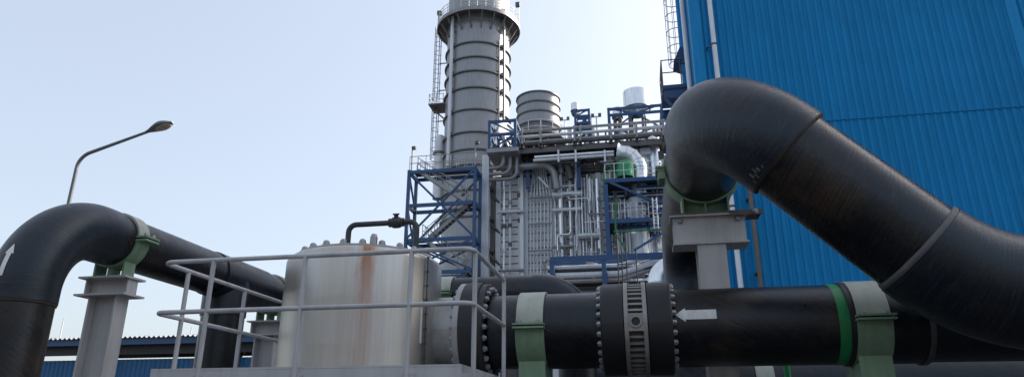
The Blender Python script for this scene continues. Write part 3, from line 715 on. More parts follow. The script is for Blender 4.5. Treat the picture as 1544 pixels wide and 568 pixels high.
for i in range(4):
    for j in range(16): b.face([k0 + i * 16 + j, k0 + i * 16 + (j + 1) % 16, k0 + (i + 1) * 16 + (j + 1) % 16, k0 + (i + 1) * 16 + j], True)
b.build('lamp_lens', 'glass', lm)
MB().lathe((q0.x, LY, 0), ZA, [(0, .16), (.03, .16), (.03, .09), (.5, .09), (.52, .07)], 14).build('base', 'lampgrey', lm)

# ------------------------------------------------------------------ blue shed at the far left
SHY = 30.0
sh = thing('blue_shed', (-23, SHY, 0), 'low open shed with corrugated roof and blue ribbed walls behind the feed pipe', 'shed')
xs0, xs1 = -34.0, -14.5
ze = P(200, 509, Y=SHY).z
zw = P(200, 541, Y=SHY + .8).z
k = 0
pm = MB(); seg = 40
def roof_sheet(wd, ln, pitch, dep):
    b = MB(); m = int(wd / pitch * 6); pts = [(i * wd / m, dep / 2 * math.cos(2 * math.pi * i * wd / m / pitch)) for i in range(m + 1)]
    for (xa, za), (xb, zb_) in zip(pts[:-1], pts[1:]):
        i = len(b.v); b.v += [(xa, 0, za), (xb, 0, zb_), (xb, ln, zb_ + ln * .09), (xa, ln, za + ln * .09)]; b.face([i, i + 1, i + 2, i + 3], True)
        i = len(b.v); b.v += [(xa, 0, za), (xb, 0, zb_), (xb, 0, zb_ - .03), (xa, 0, za - .03)]; b.face([i, i + 3, i + 2, i + 1])
    return b
rm_ = roof_sheet(1.3, 9, .26, .09).mesh('roof_sheet'); rm_.materials.append(M['roofm'])
for i in range(15): inst('roof_sheet', rm_, None, sh, (xs0 + i * 1.3, SHY - .35, ze + .012 * (i % 2)))
MB().boxmm((xs0, SHY - .2, ze - .33), (xs1, SHY - .1, ze - .07)).build('fascia', 'bluesteel', sh)
MB().boxmm((xs0, SHY + .3, ze - .74), (xs1, SHY + .5, ze - .2)).build('eave_beam', 'dark', sh)
MB().boxmm((xs0, SHY + 8.2, ze - .1), (xs1, SHY + 8.4, ze + .6)).build('ridge_beam', 'dark', sh)
for x in (xs0 + .3, P(150, 540, Y=SHY).x, P(345, 540, Y=SHY).x, xs1 - .3):
    MB().boxmm((x - .1, SHY + .3, 0), (x + .1, SHY + .5, ze - .74)).build('post', 'dark', sh)
    MB().boxmm((x - .1, SHY + 8.2, 0), (x + .1, SHY + 8.4, ze - .1)).build('post', 'dark', sh)
    MB().bar((x, SHY + .4, ze - .3), (x, SHY + 8.3, ze + .35), .12, .25).build('rafter', 'dark', sh)
    MB().bar((x, SHY + .51, ze - 1.3), (x, SHY + 1.6, ze - .35), .08, .1).build('brace', 'dark', sh)
wm = sheet(1.3, zw, .26, .05).mesh('wall_panel'); wm.materials.append(M['shedblue'])
for i in range(15): inst('wall_panel', wm, None, sh, (xs0 + i * 1.3, SHY + .8 - .003 * (i % 2), 0))
MB().boxmm((xs0, SHY + .81, 0), (xs1, SHY + .9, zw - .01)).build('wall_core', 'bluesteel', sh)
for pxx in (92, 288):
    qx = P(pxx, 500, Y=SHY); MB().tube([(qx.x, SHY, ze), (qx.x, SHY, ze + (1.05 if pxx < 200 else .45))], .025, 6).build('rod', 'galv', sh)

# ------------------------------------------------------------------ exhaust stack
KY = 62.0; kc = P(719, 200, Y=KY); KX, KR = kc.x, 3.28
ks = thing('exhaust_stack', (KX, KY, 0), 'tall grey ringed exhaust stack with a round platform near its top', 'stack')
def kz(py): return P(719, py, Y=KY - KR).z
KT = kz(-42)
rings = [kz(y) for y in (31, 63, 85, 106, 131, 164, 198, 224, 247, 285, 325)]
zz = [0] + sorted(rings) + [KT]
for a, c in zip(zz[:-1], zz[1:]):
    MB().lathe((KX, KY, a), ZA, [(0, KR), (c - a, KR)], 72).build('shell_section', 'stack', ks)
MB().lathe((KX, KY, KT), ZA, [(0, KR), (0, KR + .12), (.15, KR + .12), (.15, KR - .3), (-3, KR - .3)], 72).build('rim', 'ring', ks)
for z in rings: MB().lathe((KX, KY, z), ZA, [(-.06, KR - .01), (-.06, KR + .2), (.06, KR + .2), (.06, KR - .01)], 72).build('stiffener_ring', 'ring', ks)
zp = P(719, 10, Y=KY - KR - 1.1).z; PR = KR + 1.15
MB().lathe((KX, KY, zp), ZA, [(0, KR - .01), (0, PR), (.12, PR), (.12, KR - .01)], 72).build('gallery_deck', 'brownsteel', ks)
MB().lathe((KX, KY, zp - .02), ZA, [(-.25, PR - .08), (-.25, PR + .02), (.15, PR + .02), (.15, PR - .08), (-.25, PR - .08)], 72).build('gallery_kerb', 'pipef', ks)
MB().lathe((KX, KY, zp - .9), ZA, [(-.12, KR - .01), (-.12, KR + .1), (.12, KR + .1), (.12, KR - .01)], 72).build('bracket_ring', 'galv', ks)
for k in range(20):
    a = 2 * math.pi * k / 20; d = Vector((math.cos(a), math.sin(a), 0)); c = Vector((KX, KY, 0))
    MB().bar(c + d * (KR + .02) + ZA * (zp - 1.7), c + d * (PR - .1) + ZA * (zp - .05), .12).build('bracket', 'ring', ks)
for k in range(32):
    a = 2 * math.pi * k / 32; d = Vector((math.cos(a), math.sin(a), 0)); c = Vector((KX, KY, 0)) + d * (PR - .05)
    MB().tube([c + ZA * (zp + .1), c + ZA * (zp + 1.2)], .035, 5, False).build('rail_post', 'galv', ks)
for h in (.45, .8, 1.2):
    MB().tube([(KX + (PR - .05) * math.cos(2 * math.pi * i / 48), KY + (PR - .05) * math.sin(2 * math.pi * i / 48), zp + h) for i in range(48)], .03, 5, False, True).build('hand_rail', 'galv', ks)
for sx in (-1, 1):
    c = Vector((KX + sx * PR, KY - .3, zp))
    lt = MB().tube([c, c + ZA * 2.3], .05, 6).build('floodlight_pole', 'galv', ks)
    MB().box(c + Vector((sx * -.1, -.1, 2.4)), (.45, .4, .45)).build('floodlight', 'brownsteel', lt)
# vertical pipes on the shell
for pp, ytop, ybot, m, r in ((681, 22, 250, 'galv', .19), (757, 28, 182, 'pipef', .13), (751, 60, 180, 'ring', .06)):
    x = P(pp, 135, Y=KY - 2.5).x; yy = KY - math.sqrt(max(0, (KR + r + .12) ** 2 - (x - KX) ** 2))
    MB().tube([(x, yy, P(pp, ybot, Y=yy).z), (x, yy, P(pp, ytop, Y=yy).z)], r, 12).build('riser_pipe', m, ks)
    for z in rings[1:7]: MB().bar((x, yy, z + .3), (x + (KX - x) * .12, yy + (KY - yy) * .12, z + .3), .14).build('pipe_bracket', 'ring', ks)
# caged ladder of the stack
sdr = P(665, 120, Y=KY).x
for (yt, yb) in ((42, 150), (160, 240)):
    x = KX - KR - .95; z1, z0 = P(664, yt, Y=KY).z, P(660, yb, Y=KY).z
    ld = MB().tube([(x, KY - .3, z0), (x, KY - .3, z1)], .05, 5).build('ladder', 'pipef', ks); MB().tube([(x, KY + .3, z0), (x, KY + .3, z1)], .05, 5).build('ladder_rail', 'pipef', ld)
    z = z0
    while z < z1:
        MB().tube(arc((x - .1, KY, z), .5, (0, -1, 0), (-1, 0, 0), -.3, math.pi + .3, 10), .035, 4).build('cage_hoop', 'pipef', ld); z += 1.1
    for a in (.3, 1.1, 1.57, 2.0, 2.8): MB().tube([(x - .1 - .5 * math.sin(a), KY - .5 * math.cos(a), z0), (x - .1 - .5 * math.sin(a), KY - .5 * math.cos(a), z1)], .028, 4).build('cage_strip', 'pipef', ld)
    z = z0 + 1
    while z < z1: MB().bar((x, KY, z), (KX - KR + .02, KY, z), .1).build('ladder_bracket', 'pipef', ld); z += 3.2
zl = P(662, 165, Y=KY).z; x = KX - KR
MB().boxmm((x - 1.6, KY - 1.2, zl), (x + .4, KY + 1.0, zl + .15)).build('rest_platform', 'brownsteel', ks)
MB().bar((x - 1.4, KY, zl), (x + .05, KY, zl - 1.4), .14).build('bracket', 'ring', ks)
for (xx, yy) in ((-1.55, -1.15), (-.8, -1.15), (-.05, -1.15), (-1.55, .95), (-1.55, -.1)): MB().tube([(x + xx, KY + yy, zl + .1), (x + xx, KY + yy, zl + 1.25)], .035, 5).build('rail_post', 'pipef', ks)
for h in (.6, 1.2): MB().tube([(x - .05, KY - 1.15, zl + h), (x - 1.55, KY - 1.15, zl + h), (x - 1.55, KY + .95, zl + h)], .03, 5).build('hand_rail', 'pipef', ks)
# side duct
x = P(663, 230, Y=KY - 1).x
MB().lathe((x, KY - 1, P(663, 300, Y=KY - 1).z), ZA, [(0, .55), (P(663, 212, Y=KY - 1).z - P(663, 300, Y=KY - 1).z, .55), (P(663, 205, Y=KY - 1).z - P(663, 300, Y=KY - 1).z, .35)], 16).build('side_duct', 'galv', ks)
MB().lathe((x, KY - 1, P(663, 232, Y=KY - 1).z), ZA, [(-.12, .54), (-.12, .68), (.12, .68), (.12, .54)], 16).build('duct_flange', 'ring', ks)

# ------------------------------------------------------------------ generic plant pieces
def vtube(parent, name, mat, pp, y0, y1, Y, r, n=10):
    ym = (y0 + y1) / 2; x = P(pp, ym, Y=Y).x
    return MB().tube([(x, Y, P(pp, y1, Y=Y).z), (x, Y, P(pp, y0, Y=Y).z)], r, n).build(name, mat, parent)
def hbar(parent, name, mat, x0, x1, y, Y, wd, h):
    """level member along X at the height of pixel (x0, y)"""
    z = P(x0, y, Y=Y).z; return MB().bar((P(x0, y, Y=Y).x, Y, z), (P(x1, y, Y=Y).x, Y, z), wd, h).build(name, mat, parent)
def htube(parent, name, mat, x0, x1, y, Y, r, n=10):
    z = P(x0, y, Y=Y).z; return MB().tube([(P(x0, y, Y=Y).x, Y, z), (P(x1, y, Y=Y).x, Y, z)], r, n).build(name, mat, parent)
def vbar(parent, name, mat, pp, y0, y1, Y, wx, wy):
    ym = (y0 + y1) / 2; x = P(pp, ym, Y=Y).x; z0, z1 = P(pp, y1, Y=Y).z, P(pp, y0, Y=Y).z
    return MB().boxmm((x - wx / 2, Y - wy / 2, z0), (x + wx / 2, Y + wy / 2, z1)).build(name, mat, parent)
def polyt(parent, name, mat, pts, Y, r, br=.5, n=10):
    return MB().tube(bend([P(a, c, Y=Y) for a, c in pts], br, 6), r, n).build(name, mat, parent)
def seg(parent, name, mat, a, c, Y, wd):
    return MB().bar(P(*a, Y=Y), P(*c, Y=Y), wd).build(name, mat, parent)

# ------------------------------------------------------------------ stair tower
T0, T1 = 46.0, 47.7
xl, xr = P(613, 340, Y=T0).x, P(715, 340, Y=T0).x
tz = [P(616, y, Y=T0).z for y in (257, 307, 359, 408)]
tw_ = thing('stair_tower', ((xl + xr) / 2, (T0 + T1) / 2, 0), 'open blue steel stair tower with zigzag stairs before the tall stack', 'stair tower')
for x in (xl, xr):
    for y in (T0, T1): MB().boxmm((x - .11, y - .11, 0), (x + .11, y + .11, tz[0])).build('column', 'bluesteel', tw_)
for z in tz:
    for y in (T0, T1): MB().bar((xl + .161, y, z - .18), (xr - .161, y, z - .18), .16, .26).build('beam', 'bluesteel', tw_)
    for x in (xl, xr): MB().bar((x, T0 + .161, z - .18), (x, T1 - .161, z - .18), .16, .26).build('beam', 'bluesteel', tw_)
for (a, c) in ((0, 2), (2, 3)):
    for (q, y) in ((0, T0 - .06), (1, T1 + .06)):
        for s in (0, 1):
            x0_, x1_ = (xl, xr) if s else (xr, xl)
            MB().bar((x0_, y + .1 * s, tz[a] - .2), (x1_, y + .1 * s, tz[c] - .1), .13).build('brace', 'bluesteel', tw_)
for (a, c) in ((0, 1), (1, 2), (2, 3)):
    MB().bar((xl, T0, tz[a] - .3), (xl, T1, tz[c]), .12).build('brace', 'bluesteel', tw_)
MB().bar((xl, T0 - .06, tz[3]), (xr, T0 - .06, tz[3] - 2.4), .13).build('brace', 'bluesteel', tw_); MB().bar((xr, T0 + .06, tz[3]), (xl, T0 + .06, tz[3] - 2.4), .13).build('brace', 'bluesteel', tw_)
def flight(xa, za, xb, zb2, y):
    d = Vector((xb - xa, 0, zb2 - za)); L = d.length
    for yy in (y - .3, y + .3):
        st = MB().bar((xa, yy, za), (xb, yy, zb2), .06, .26).build('stringer', 'pipef', tw_)
        for h in (.55, 1.0): MB().tube([(xa, yy, za + h), (xb, yy, zb2 + h)], .03, 5).build('stair_rail', 'pipef', st)
        for i in range(6):
            f = i / 5; MB().tube([(xa + d.x * f, yy, za + d.z * f), (xa + d.x * f, yy, za + d.z * f + 1.0)], .028, 5).build('rail_post', 'pipef', st)
    nst = 13
    for i in range(nst):
        f = (i + .5) / nst; MB().box((xa + d.x * f, y, za + d.z * f + .05), (.28, .56, .05)).build('tread', 'grate', tw_)
W_ = xr - xl
flight(xl + .25 * W_ * .5, tz[0] + .0, xr - .14 * W_, tz[1], T0 + .35)
flight(xr - .14 * W_, tz[1], xl + .24 * W_, tz[2], T0 + 1.25)
flight(xl + .24 * W_, tz[2], xr - .14 * W_, tz[3], T0 + .35)
flight(xr - .14 * W_, tz[3], xl + .24 * W_, tz[3] - 3.4, T0 + 1.25)
for z, (x0_, x1_) in zip(tz, ((xl + .1, xl + .14 * W_), (xr - .15 * W_, xr - .1), (xl + .1, xl + .24 * W_), (xr - .15 * W_, xr - .1))):
    MB().boxmm((x0_, T0 + .3, z - .02), (x1_, T1 - .2, z + .06)).build('landing', 'grate', tw_)
MB().boxmm((xl + .14 * W_, T0 + .9, tz[0] - .0), (xr, T1 - .2, tz[0] + .08)).build('landing', 'grate', tw_)
for y, x0_ in ((T0, xl), (T1, xl)):
    for h in (.55, 1.1): MB().tube([(x0_, y, tz[0] + h), (xr, y, tz[0] + h)], .03, 5).build('hand_rail', 'pipef', tw_)
    for i in range(9): MB().tube([(x0_ + (xr - x0_) * i / 8, y, tz[0]), (x0_ + (xr - x0_) * i / 8, y, tz[0] + 1.1)], .03, 5).build('rail_post', 'pipef', tw_)
for pp, yt in ((622, 226), (717, 218)):
    o = P(pp, yt, Y=T0); lt = MB().tube([(o.x, T0, tz[0]), (o.x, T0, o.z)], .06, 6).build('floodlight_pole', 'pipef', tw_)
    MB().box((o.x + .15, T0 - .1, o.z + .1), (.3, .25, .22)).build('floodlight', 'brownsteel', lt)

# ------------------------------------------------------------------ heat recovery boiler (casing, risers)
HY = 50.2
hx0, hx1 = P(741, 340, Y=HY).x, P(1010, 330, Y=HY).x
hz0, hzt = P(880, 262, Y=HY).z, P(880, 224, Y=HY).z
hb = thing('boiler_house', ((hx0 + hx1) / 2, HY + 3, 0), 'grey panelled boiler casing with many vertical pipes right of the stair tower', 'boiler')
MB().boxmm((hx0, HY + .12, 0), (hx1, HY + 6.5, hz0)).build('casing_core', 'brownsteel', hb)
MB().boxmm((hx0 + .3, HY + 2.2, hz0 + .002), (hx1, HY + 6.4, hzt)).build('upper_casing', 'brownsteel', hb)
bays = [752, 793, 834, 873, 905, 940, 975, 1008]
xsb = [P(v, 340, Y=HY).x for v in bays]
ph = .575
for i in range(len(xsb) - 1):
    wd = xsb[i + 1] - xsb[i] - .24
    me = MB(); me.boxmm((-wd / 2, -.07, .045), (wd / 2, .05, ph - .045)); me = me.mesh('casing_panel'); me.materials.append(M['casing'])
    for r in range(22):
        z = hz0 - (r + 1) * ph
        if i > 3 and r > 20: break
        inst('casing_panel', me, None, hb, ((xsb[i] + xsb[i + 1]) / 2, HY + .06 + rnd.uniform(-.01, .01), z))
for x in xsb[:-1] + [hx0 + .1]:
    MB().boxmm((x - .2, HY - .25, 0), (x + .2, HY + .02, hz0 - .05)).build('column', 'galv', hb)
MB().boxmm((hx0 + .31, HY - .3, hz0 - .001), (hx1, HY + 2.19, hz0 + .12)).build('ledge', 'grate', hb)
for pp in (796, 834, 873): vbar(hb, 'hanger_column', 'bluesteel', pp, 243, 284, 49.1, .3, .3)
for y_, x0_, x1_ in ((259, 785, 1000), (248, 785, 910), (233, 790, 1000)): hbar(hb, 'shade_beam', 'brownsteel', x0_, x1_, y_, 49.8, .25, .3)  # dark beams added to make the shadow along the casing top
# left galvanised column with brackets
vbar(hb, 'tall_column', 'galv', 732, 235, 420, 48.6, .55, .45)
for y in (285, 330, 378): 
    q = P(733, y, Y=49.5); MB().boxmm((q.x - .4, 49.2, q.z - .12), (q.x + .55, 50.1, q.z + .12)).build('tie_beam', 'brownsteel', hb)
    MB().bar((q.x + .2, 49.5, q.z - .2), (q.x + 1.1, 50.1, q.z - 1.2), .14).build('tie_brace', 'brownsteel', hb)
MB().boxmm((P(742, 330, Y=50).x - .12, 49.9, 0), (P(742, 330, Y=50).x + .2, 50.25, hz0)).build('dark_column', 'brownsteel', hb)
RY_ = 49.5
for pp, y0, y1, r, m in ((760, 272, 420, .085, 'silver'), (769, 276, 420, .10, 'galv'), (783, 268, 420, .085, 'galv'),
        (846, 252, 405, .22, 'silver'), (861, 262, 388, .16, 'galv'), (843, 300, 395, .07, 'pipef'), (878, 268, 388, .09, 'silver'), (883, 268, 388, .08, 'galv'),
        (890, 270, 388, .10, 'silver'), (902, 270, 375, .17, 'silver'), (897, 290, 388, .07, 'galv'), (788, 300, 420, .06, 'galv'), (853, 270, 388, .06, 'pipef'), (868, 275, 370, .06, 'silver')):
    vtube(hb, 'riser_pipe', m, pp, y0, y1, RY_, r, 12)
for i, pp in enumerate((800, 805, 810, 815.5, 821, 826.5, 831)):
    polyt(hb, 'riser_pipe', 'galv', [(pp, 420), (pp, 300), (813 + (i - 3) * 3.2, 262), (813 + (i - 3) * 3.2, 250)], RY_ + .1, .07, .4, 8)
for x0, x1, y, r in ((750, 790, 320, .13), (796, 832, 298, .10), (833, 876, 294, .22), (833, 876, 317, .16), (870, 906, 355, .16), (870, 906, 359, .1), (752, 790, 408, .1), (833, 870, 372, .12), (796, 832, 378, .06), (796, 832, 338, .06)):
    htube(hb, 'cross_pipe', 'pipef' if r < .13 else 'galv', x0, x1, y, RY_ - .35, r)
for k in range(20):
    pp = rnd.uniform(836, 906); y0 = rnd.uniform(255, 330); y1 = y0 + rnd.uniform(40, 120)
    vtube(hb, 'riser_pipe', rnd.choice(('silver', 'galv', 'galv', 'pipef')), pp, y0, min(y1, 418), RY_ + rnd.uniform(-.5, .3), rnd.uniform(.035, .08), 8)
for k in range(9):
    pp = rnd.uniform(836, 885); y = rnd.uniform(275, 410); htube(hb, 'cross_pipe', rnd.choice(('galv', 'pipef', 'silver')), pp, pp + rnd.uniform(8, 34), y, RY_ - rnd.uniform(.3, .7), rnd.uniform(.03, .07), 8)
for k in range(7):
    pp = rnd.uniform(842, 895); y = rnd.uniform(270, 390); q = P(pp, y, Y=RY_ - .4); hh_ = rnd.uniform(.8, 3); ww = rnd.uniform(-1.6, 1.6)
    MB().tube(bend([q, q - ZA * hh_, q - ZA * hh_ + XA * ww, q - ZA * (hh_ + 1.2) + XA * ww], .25, 5), rnd.uniform(.04, .08), 8).build('bent_line', rnd.choice(('galv', 'silver', 'pipef')), hb)
for k in range(46):                                   # valves and clamps on the risers
    pp = rnd.choice((760, 769, 783, 846, 861, 878, 890, 902, 843)); y = rnd.uniform(290, 395); q = P(pp, y, Y=RY_)
    rr = rnd.uniform(.1, .2); MB().lathe((q.x, RY_, q.z), ZA, [(-.15, .05), (-.15, rr), (.15, rr), (.15, .05)], 10).build('valve' if rr > .16 else 'pipe_clamp', rnd.choice(('brownsteel', 'pipef', 'galv')), hb)

# ------------------------------------------------------------------ pipe rack in front of the roof line
QY = 48.0
rx0, rx1 = P(783, 215, Y=QY).x, P(1008, 205, Y=QY).x
rk = thing('pipe_rack', ((rx0 + rx1) / 2, QY, 0), 'steel pipe rack of stacked level pipes along the boiler roof', 'pipe rack')
for pp in (787, 872, 924, 1001): vbar(rk, 'rack_column', 'galv', pp, 228, 430, QY + 1.5, .26, .26)
for y, r, m in ((199, .105, 'pipef'), (207, .12, 'galv'), (215.5, .12, 'pipef')):
    htube(rk, 'rack_pipe', m, 783, 1006, y, QY - .2, r, 12)
for y, r, m, dy in ((198, .08, 'brownsteel', 1.6), (219, .13, 'brownsteel', .8)):
    htube(rk, 'rack_pipe', m, 786, 1004, y, QY + dy, r, 10)
for pp in (787, 815, 866, 875, 921, 960, 1000):
    o = vbar(rk, 'pipe_hanger', 'pipef', pp, 194 - (pp - 787) * .06, 222 - (pp - 787) * .06, QY - .45, .14, .1)
    q = P(pp, 222 - (pp - 787) * .06, Y=QY - .2); MB().boxmm((q.x - .12, QY - .5, q.z - .15), (q.x + .12, QY + 1.9, q.z + .15)).build('cross_beam', 'brownsteel', rk)
dz = P(783, 224.5, Y=QY).z
MB().boxmm((rx0 - 2.4, QY - .1, dz - .14), (rx1, QY + 1.9, dz)).build('walkway_grating', 'grate', rk)
for yy in (QY - .15, QY + 1.8): MB().bar((rx0 - 2.4, yy, dz - .32), (rx1, yy, dz - .32), .18, .34).build('walkway_beam', 'brownsteel' if yy < QY else 'bluesteel', rk)
htube(rk, 'rack_pipe', 'silver', 806, 926, 237, QY - .3, .11); htube(rk, 'rack_pipe', 'galv', 804, 926, 242, QY - .3, .12)
for pp in (842, 868, 912): vbar(rk, 'pipe_hanger', 'galv', pp, 226, 244, QY - .5, .14, .08)
polyt(rk, 'bent_pipe', 'pipef', [(748, 253), (834, 249), (840, 285)], QY + .6, .28, 1.0, 14)
polyt(rk, 'bent_pipe', 'pipef', [(846, 226), (845, 244), (846, 262)], QY + 1.2, .24, .7, 12)
polyt(rk, 'bent_pipe', 'brownsteel', [(851, 226), (853, 240), (861, 270)], QY + 1.0, .26, .7, 12)
for i, (px1, yb) in enumerate(((759, 253), (769, 262), (779, 270))):
    polyt(rk, 'loop_pipe', 'pipef', [(px1, 222), (px1, yb - 1), (738, yb + 1)], QY - .4 + .25 * i, .15, .6, 12)
for k in range(70):                                    # small bore lines, trays and brackets in the dark zone under the walkway
    pp = rnd.uniform(785, 1000); y = rnd.uniform(228, 268); Y = rnd.uniform(QY + .6, HY + 1.5); q = P(pp, y, Y=Y); L = rnd.uniform(.6, 3.2)
    t = rnd.random(); m = rnd.choice(('brownsteel', 'brownsteel', 'pipef', 'galv', 'dark'))
    if t < .4: MB().tube([q, q + XA * L], rnd.uniform(.05, .14), 8).build('small_pipe', m, rk)
    elif t < .7: MB().tube([q, q - ZA * L * .6], rnd.uniform(.05, .12), 8).build('small_pipe', m, rk)
    elif t < .85: MB().bar(q, q + Vector((L * .5, 0, -L * .6)), .12).build('bracket', m, rk)
    else: MB().box(q, (rnd.uniform(.3, .8), .4, rnd.uniform(.3, .7))).build('junction_box', m, rk)
for i in range(14):                                    # walkway railing
    x = rx0 + (rx1 - rx0) * i / 13; MB().tube([(x, QY + 1.85, dz), (x, QY + 1.85, dz + 1.15)], .03, 5).build('rail_post', 'galv', rk)
for h in (.6, 1.15): MB().tube([(rx0, QY + 1.85, dz + h), (rx1, QY + 1.85, dz + h)], .03, 5).build('hand_rail', 'galv', rk)

# ------------------------------------------------------------------ blue frames on the roof
def frame_box(name, label, x0, x1, y0, y1, Y, dep, mids=(), tfoot=None, brace=True, wd=.22):
    a, c = P(x0, y1, Y=Y), P(x1, y1, Y=Y); zt = P((x0 + x1) / 2, y0, Y=Y).z; zb_ = P((x0 + x1) / 2, y1, Y=Y).z; zf = tfoot if tfoot is not None else zb_
    t = thing(name, ((a.x + c.x) / 2, Y + dep / 2, zf), label, 'steel frame')
    for x in (a.x, c.x):
        for y in (Y, Y + dep): MB().boxmm((x - wd / 2, y - wd / 2, zf), (x + wd / 2, y + wd / 2, zt)).build('column', 'bluesteel', t)
    for z in [zt - wd / 2, zb_ + wd / 2] + [P(x0, m, Y=Y).z for m in mids]:
        for y in (Y, Y + dep): MB().bar((a.x + wd / 2, y, z), (c.x - wd / 2, y, z), wd * .7, wd).build('beam', 'bluesteel', t)
        for x in (a.x, c.x): MB().bar((x, Y + wd / 2, z), (x, Y + dep - wd / 2, z), wd * .7, wd).build('beam', 'bluesteel', t)
    if brace:
        zs = sorted([zt, zb_] + [P(x0, m, Y=Y).z for m in mids])
        for i, (z0, z1) in enumerate(zip(zs[:-1], zs[1:])):
            nb = max(1, int(round((c.x - a.x) / 2.4)))
            for j in range(nb):
                xa, xb = a.x + (c.x - a.x) * j / nb, a.x + (c.x - a.x) * (j + 1) / nb
                if (i + j) % 2: xa, xb = xb, xa
                for y in (Y + .02, Y + dep + .02): MB().bar((xa, y, z0), (xb, y, z1), wd * .5).build('brace', 'bluesteel', t)
    return t
t = frame_box('braced_frame', 'blue braced steel box frame between the stack and the wide silencer', 738, 777, 181, 226, 47.0, 3.4, (204,), tfoot=dz - .3)
for k in range(9):
    pp = rnd.uniform(742, 772); y = rnd.uniform(186, 220); q = P(pp, y, Y=48.5); MB().tube([q, q + Vector((rnd.uniform(-.8, .8), .5, rnd.uniform(-1.6, -.4)))], .13, 8).build('inner_pipe', rnd.choice(('brownsteel', 'galv')), t)
MB().boxmm((P(738, 225, Y=47).x - .2, 46.8, dz - .62), (P(777, 225, Y=47).x + .2, 50.6, dz - .31)).build('floor_slab', 'pipef', t)
# its own legs down to the ground
for pp in (740, 776):
    x = P(pp, 240, Y=50.3).x; MB().boxmm((x - .15, 50.2, 0), (x + .15, 50.5, dz - .63)).build('leg', 'brownsteel', t)
frame_box('silencer_frame', 'narrow blue steel frame under the small silver silencer', 868, 889, 165, 196, 51, 1.6, (176, 186), tfoot=hzt, wd=.18)
frame_box('roof_frame', 'long blue braced frame on the roof round the white silencer', 919, 1000, 160, 196, 50.5, 4.2, (174,), tfoot=dz, wd=.21)

def cyl(name, label, cat, x0, x1, y0, y1, Y, prof_fn, mat, zfoot, legs=True):
    q = P((x0 + x1) / 2, (y0 + y1) / 2, Y=Y); R = (P(x1, y0, Y=Y) - P(x0, y0, Y=Y)).length / 2 * .985
    z0, z1 = P((x0 + x1) / 2, y1, Y=Y - R).z, P((x0 + x1) / 2, y0, Y=Y - R).z
    t = thing(name, (q.x, Y, zfoot), label, cat)
    prof_fn(t, Vector((q.x, Y, 0)), R, z0, z1)
    if legs:
        for k in range(4):
            a = .6 + k * math.pi / 2; x, y = q.x + R * .7 * math.cos(a), Y + R * .7 * math.sin(a)
            MB().tube([(x, y, zfoot), (x, y, z0 + .1)], .12, 8).build('leg', 'brownsteel', t)
    return t
def fat(t, c, R, z0, z1):
    MB().lathe(c, ZA, [(z0 - .9, R * .72), (z0, R * .9), (z0 + .5, R), (z1, R), (z1, R - .1), (z1 - 1.5, R - .12)], 48).build('shell', 'stack', t)
    MB().lathe(c, ZA, [(z1 - .3, R - .12), (z1 - .3, 0)], 32).build('baffle', 'dark', t)
    for f in (0, .36, .68, 1): MB().lathe(c + ZA * (z0 + .5 + (z1 - z0 - .5) * f), ZA, [(-.06, R - .02), (-.06, R + .11), (.06, R + .11), (.06, R - .02)], 48).build('stiffener_ring', 'ring', t)
    for h in (.5, 1.1): MB().tube([c + Vector(((R + .5) * math.cos(i * .1309), (R + .5) * math.sin(i * .1309), z0 - .7 + h)) for i in range(48)], .035, 5, False, True).build('hand_rail', 'galv', t)
    MB().lathe(c + ZA * (z0 - .8), ZA, [(0, R * .7), (0, R + .55), (.1, R + .55), (.1, R * .7)], 40).build('gallery', 'grate', t)
    for i in range(14):
        a = i * 2 * math.pi / 14; MB().tube([c + Vector(((R + .5) * math.cos(a), (R + .5) * math.sin(a), z0 - .7)), c + Vector(((R + .5) * math.cos(a), (R + .5) * math.sin(a), z0 + .4))], .035, 5).build('rail_post', 'galv', t)
cyl('wide_silencer', 'wide grey ringed silencer drum standing right of the tall stack', 'silencer', 780, 843, 137, 190, 55.5, fat, 'stack', hzt)
def slim(t, c, R, z0, z1):
    MB().lathe(c, ZA, [(z0, R * .6), (z0 + R * .5, R), (z1 - .05, R), (z1, R - .06), (z1 - .02, 0)], 32).build('shell', 'silver', t)
    MB().lathe(c + ZA * (z0 + R * .5), ZA, [(-.05, R - .02), (-.05, R + .06), (.05, R + .06), (.05, R - .02)], 32).build('flange', 'ring', t)
cyl('small_silencer', 'small silver silencer on top of the narrow blue frame', 'silencer', 861, 873, 153, 168, 51.8, slim, 'silver', P(878, 167, Y=51).z)
cyl('white_silencer', 'large pale silver silencer cylinder within the long blue roof frame', 'silencer', 939, 979, 130, 166, 52.6, slim, 'silver', hzt)
cyl('stub_silencer', 'short silver silencer half hidden by the long blue roof frame', 'silencer', 923, 938, 160, 178, 52.6, slim, 'silver', hzt)
for pp, yt, Y, lab in ((899, 176, 50, 'slim floodlight mast between the two blue roof frames'), (852, 181, 54.0, 'floodlight mast beside the wide silencer drum')):
    o = P(pp, yt, Y=Y); t = thing('floodlight_mast', (o.x, Y, dz), lab, 'light')
    MB().tube([(o.x, Y, dz), (o.x, Y, o.z)], .05, 6).build('mast', 'galv', t)
    for s in (-1, 1): MB().box((o.x + s * .28, Y - .1, o.z + .1), (.24, .2, .22)).build('floodlight', 'brownsteel', t)
    MB().bar((o.x - .4, Y, o.z), (o.x + .4, Y, o.z), .08).build('crossbar', 'galv', t)
# roof-top tangle behind the rack
for k in range(26):
    pp = rnd.uniform(846, 1000); y = rnd.uniform(186, 200); Y = rnd.uniform(51, 54); q = P(pp, y, Y=Y)
    MB().tube([(q.x, Y, hzt), (q.x, Y, q.z)], rnd.uniform(.06, .16), 7).build('vent_stub', rnd.choice(('pipef', 'galv', 'brownsteel')), hb)

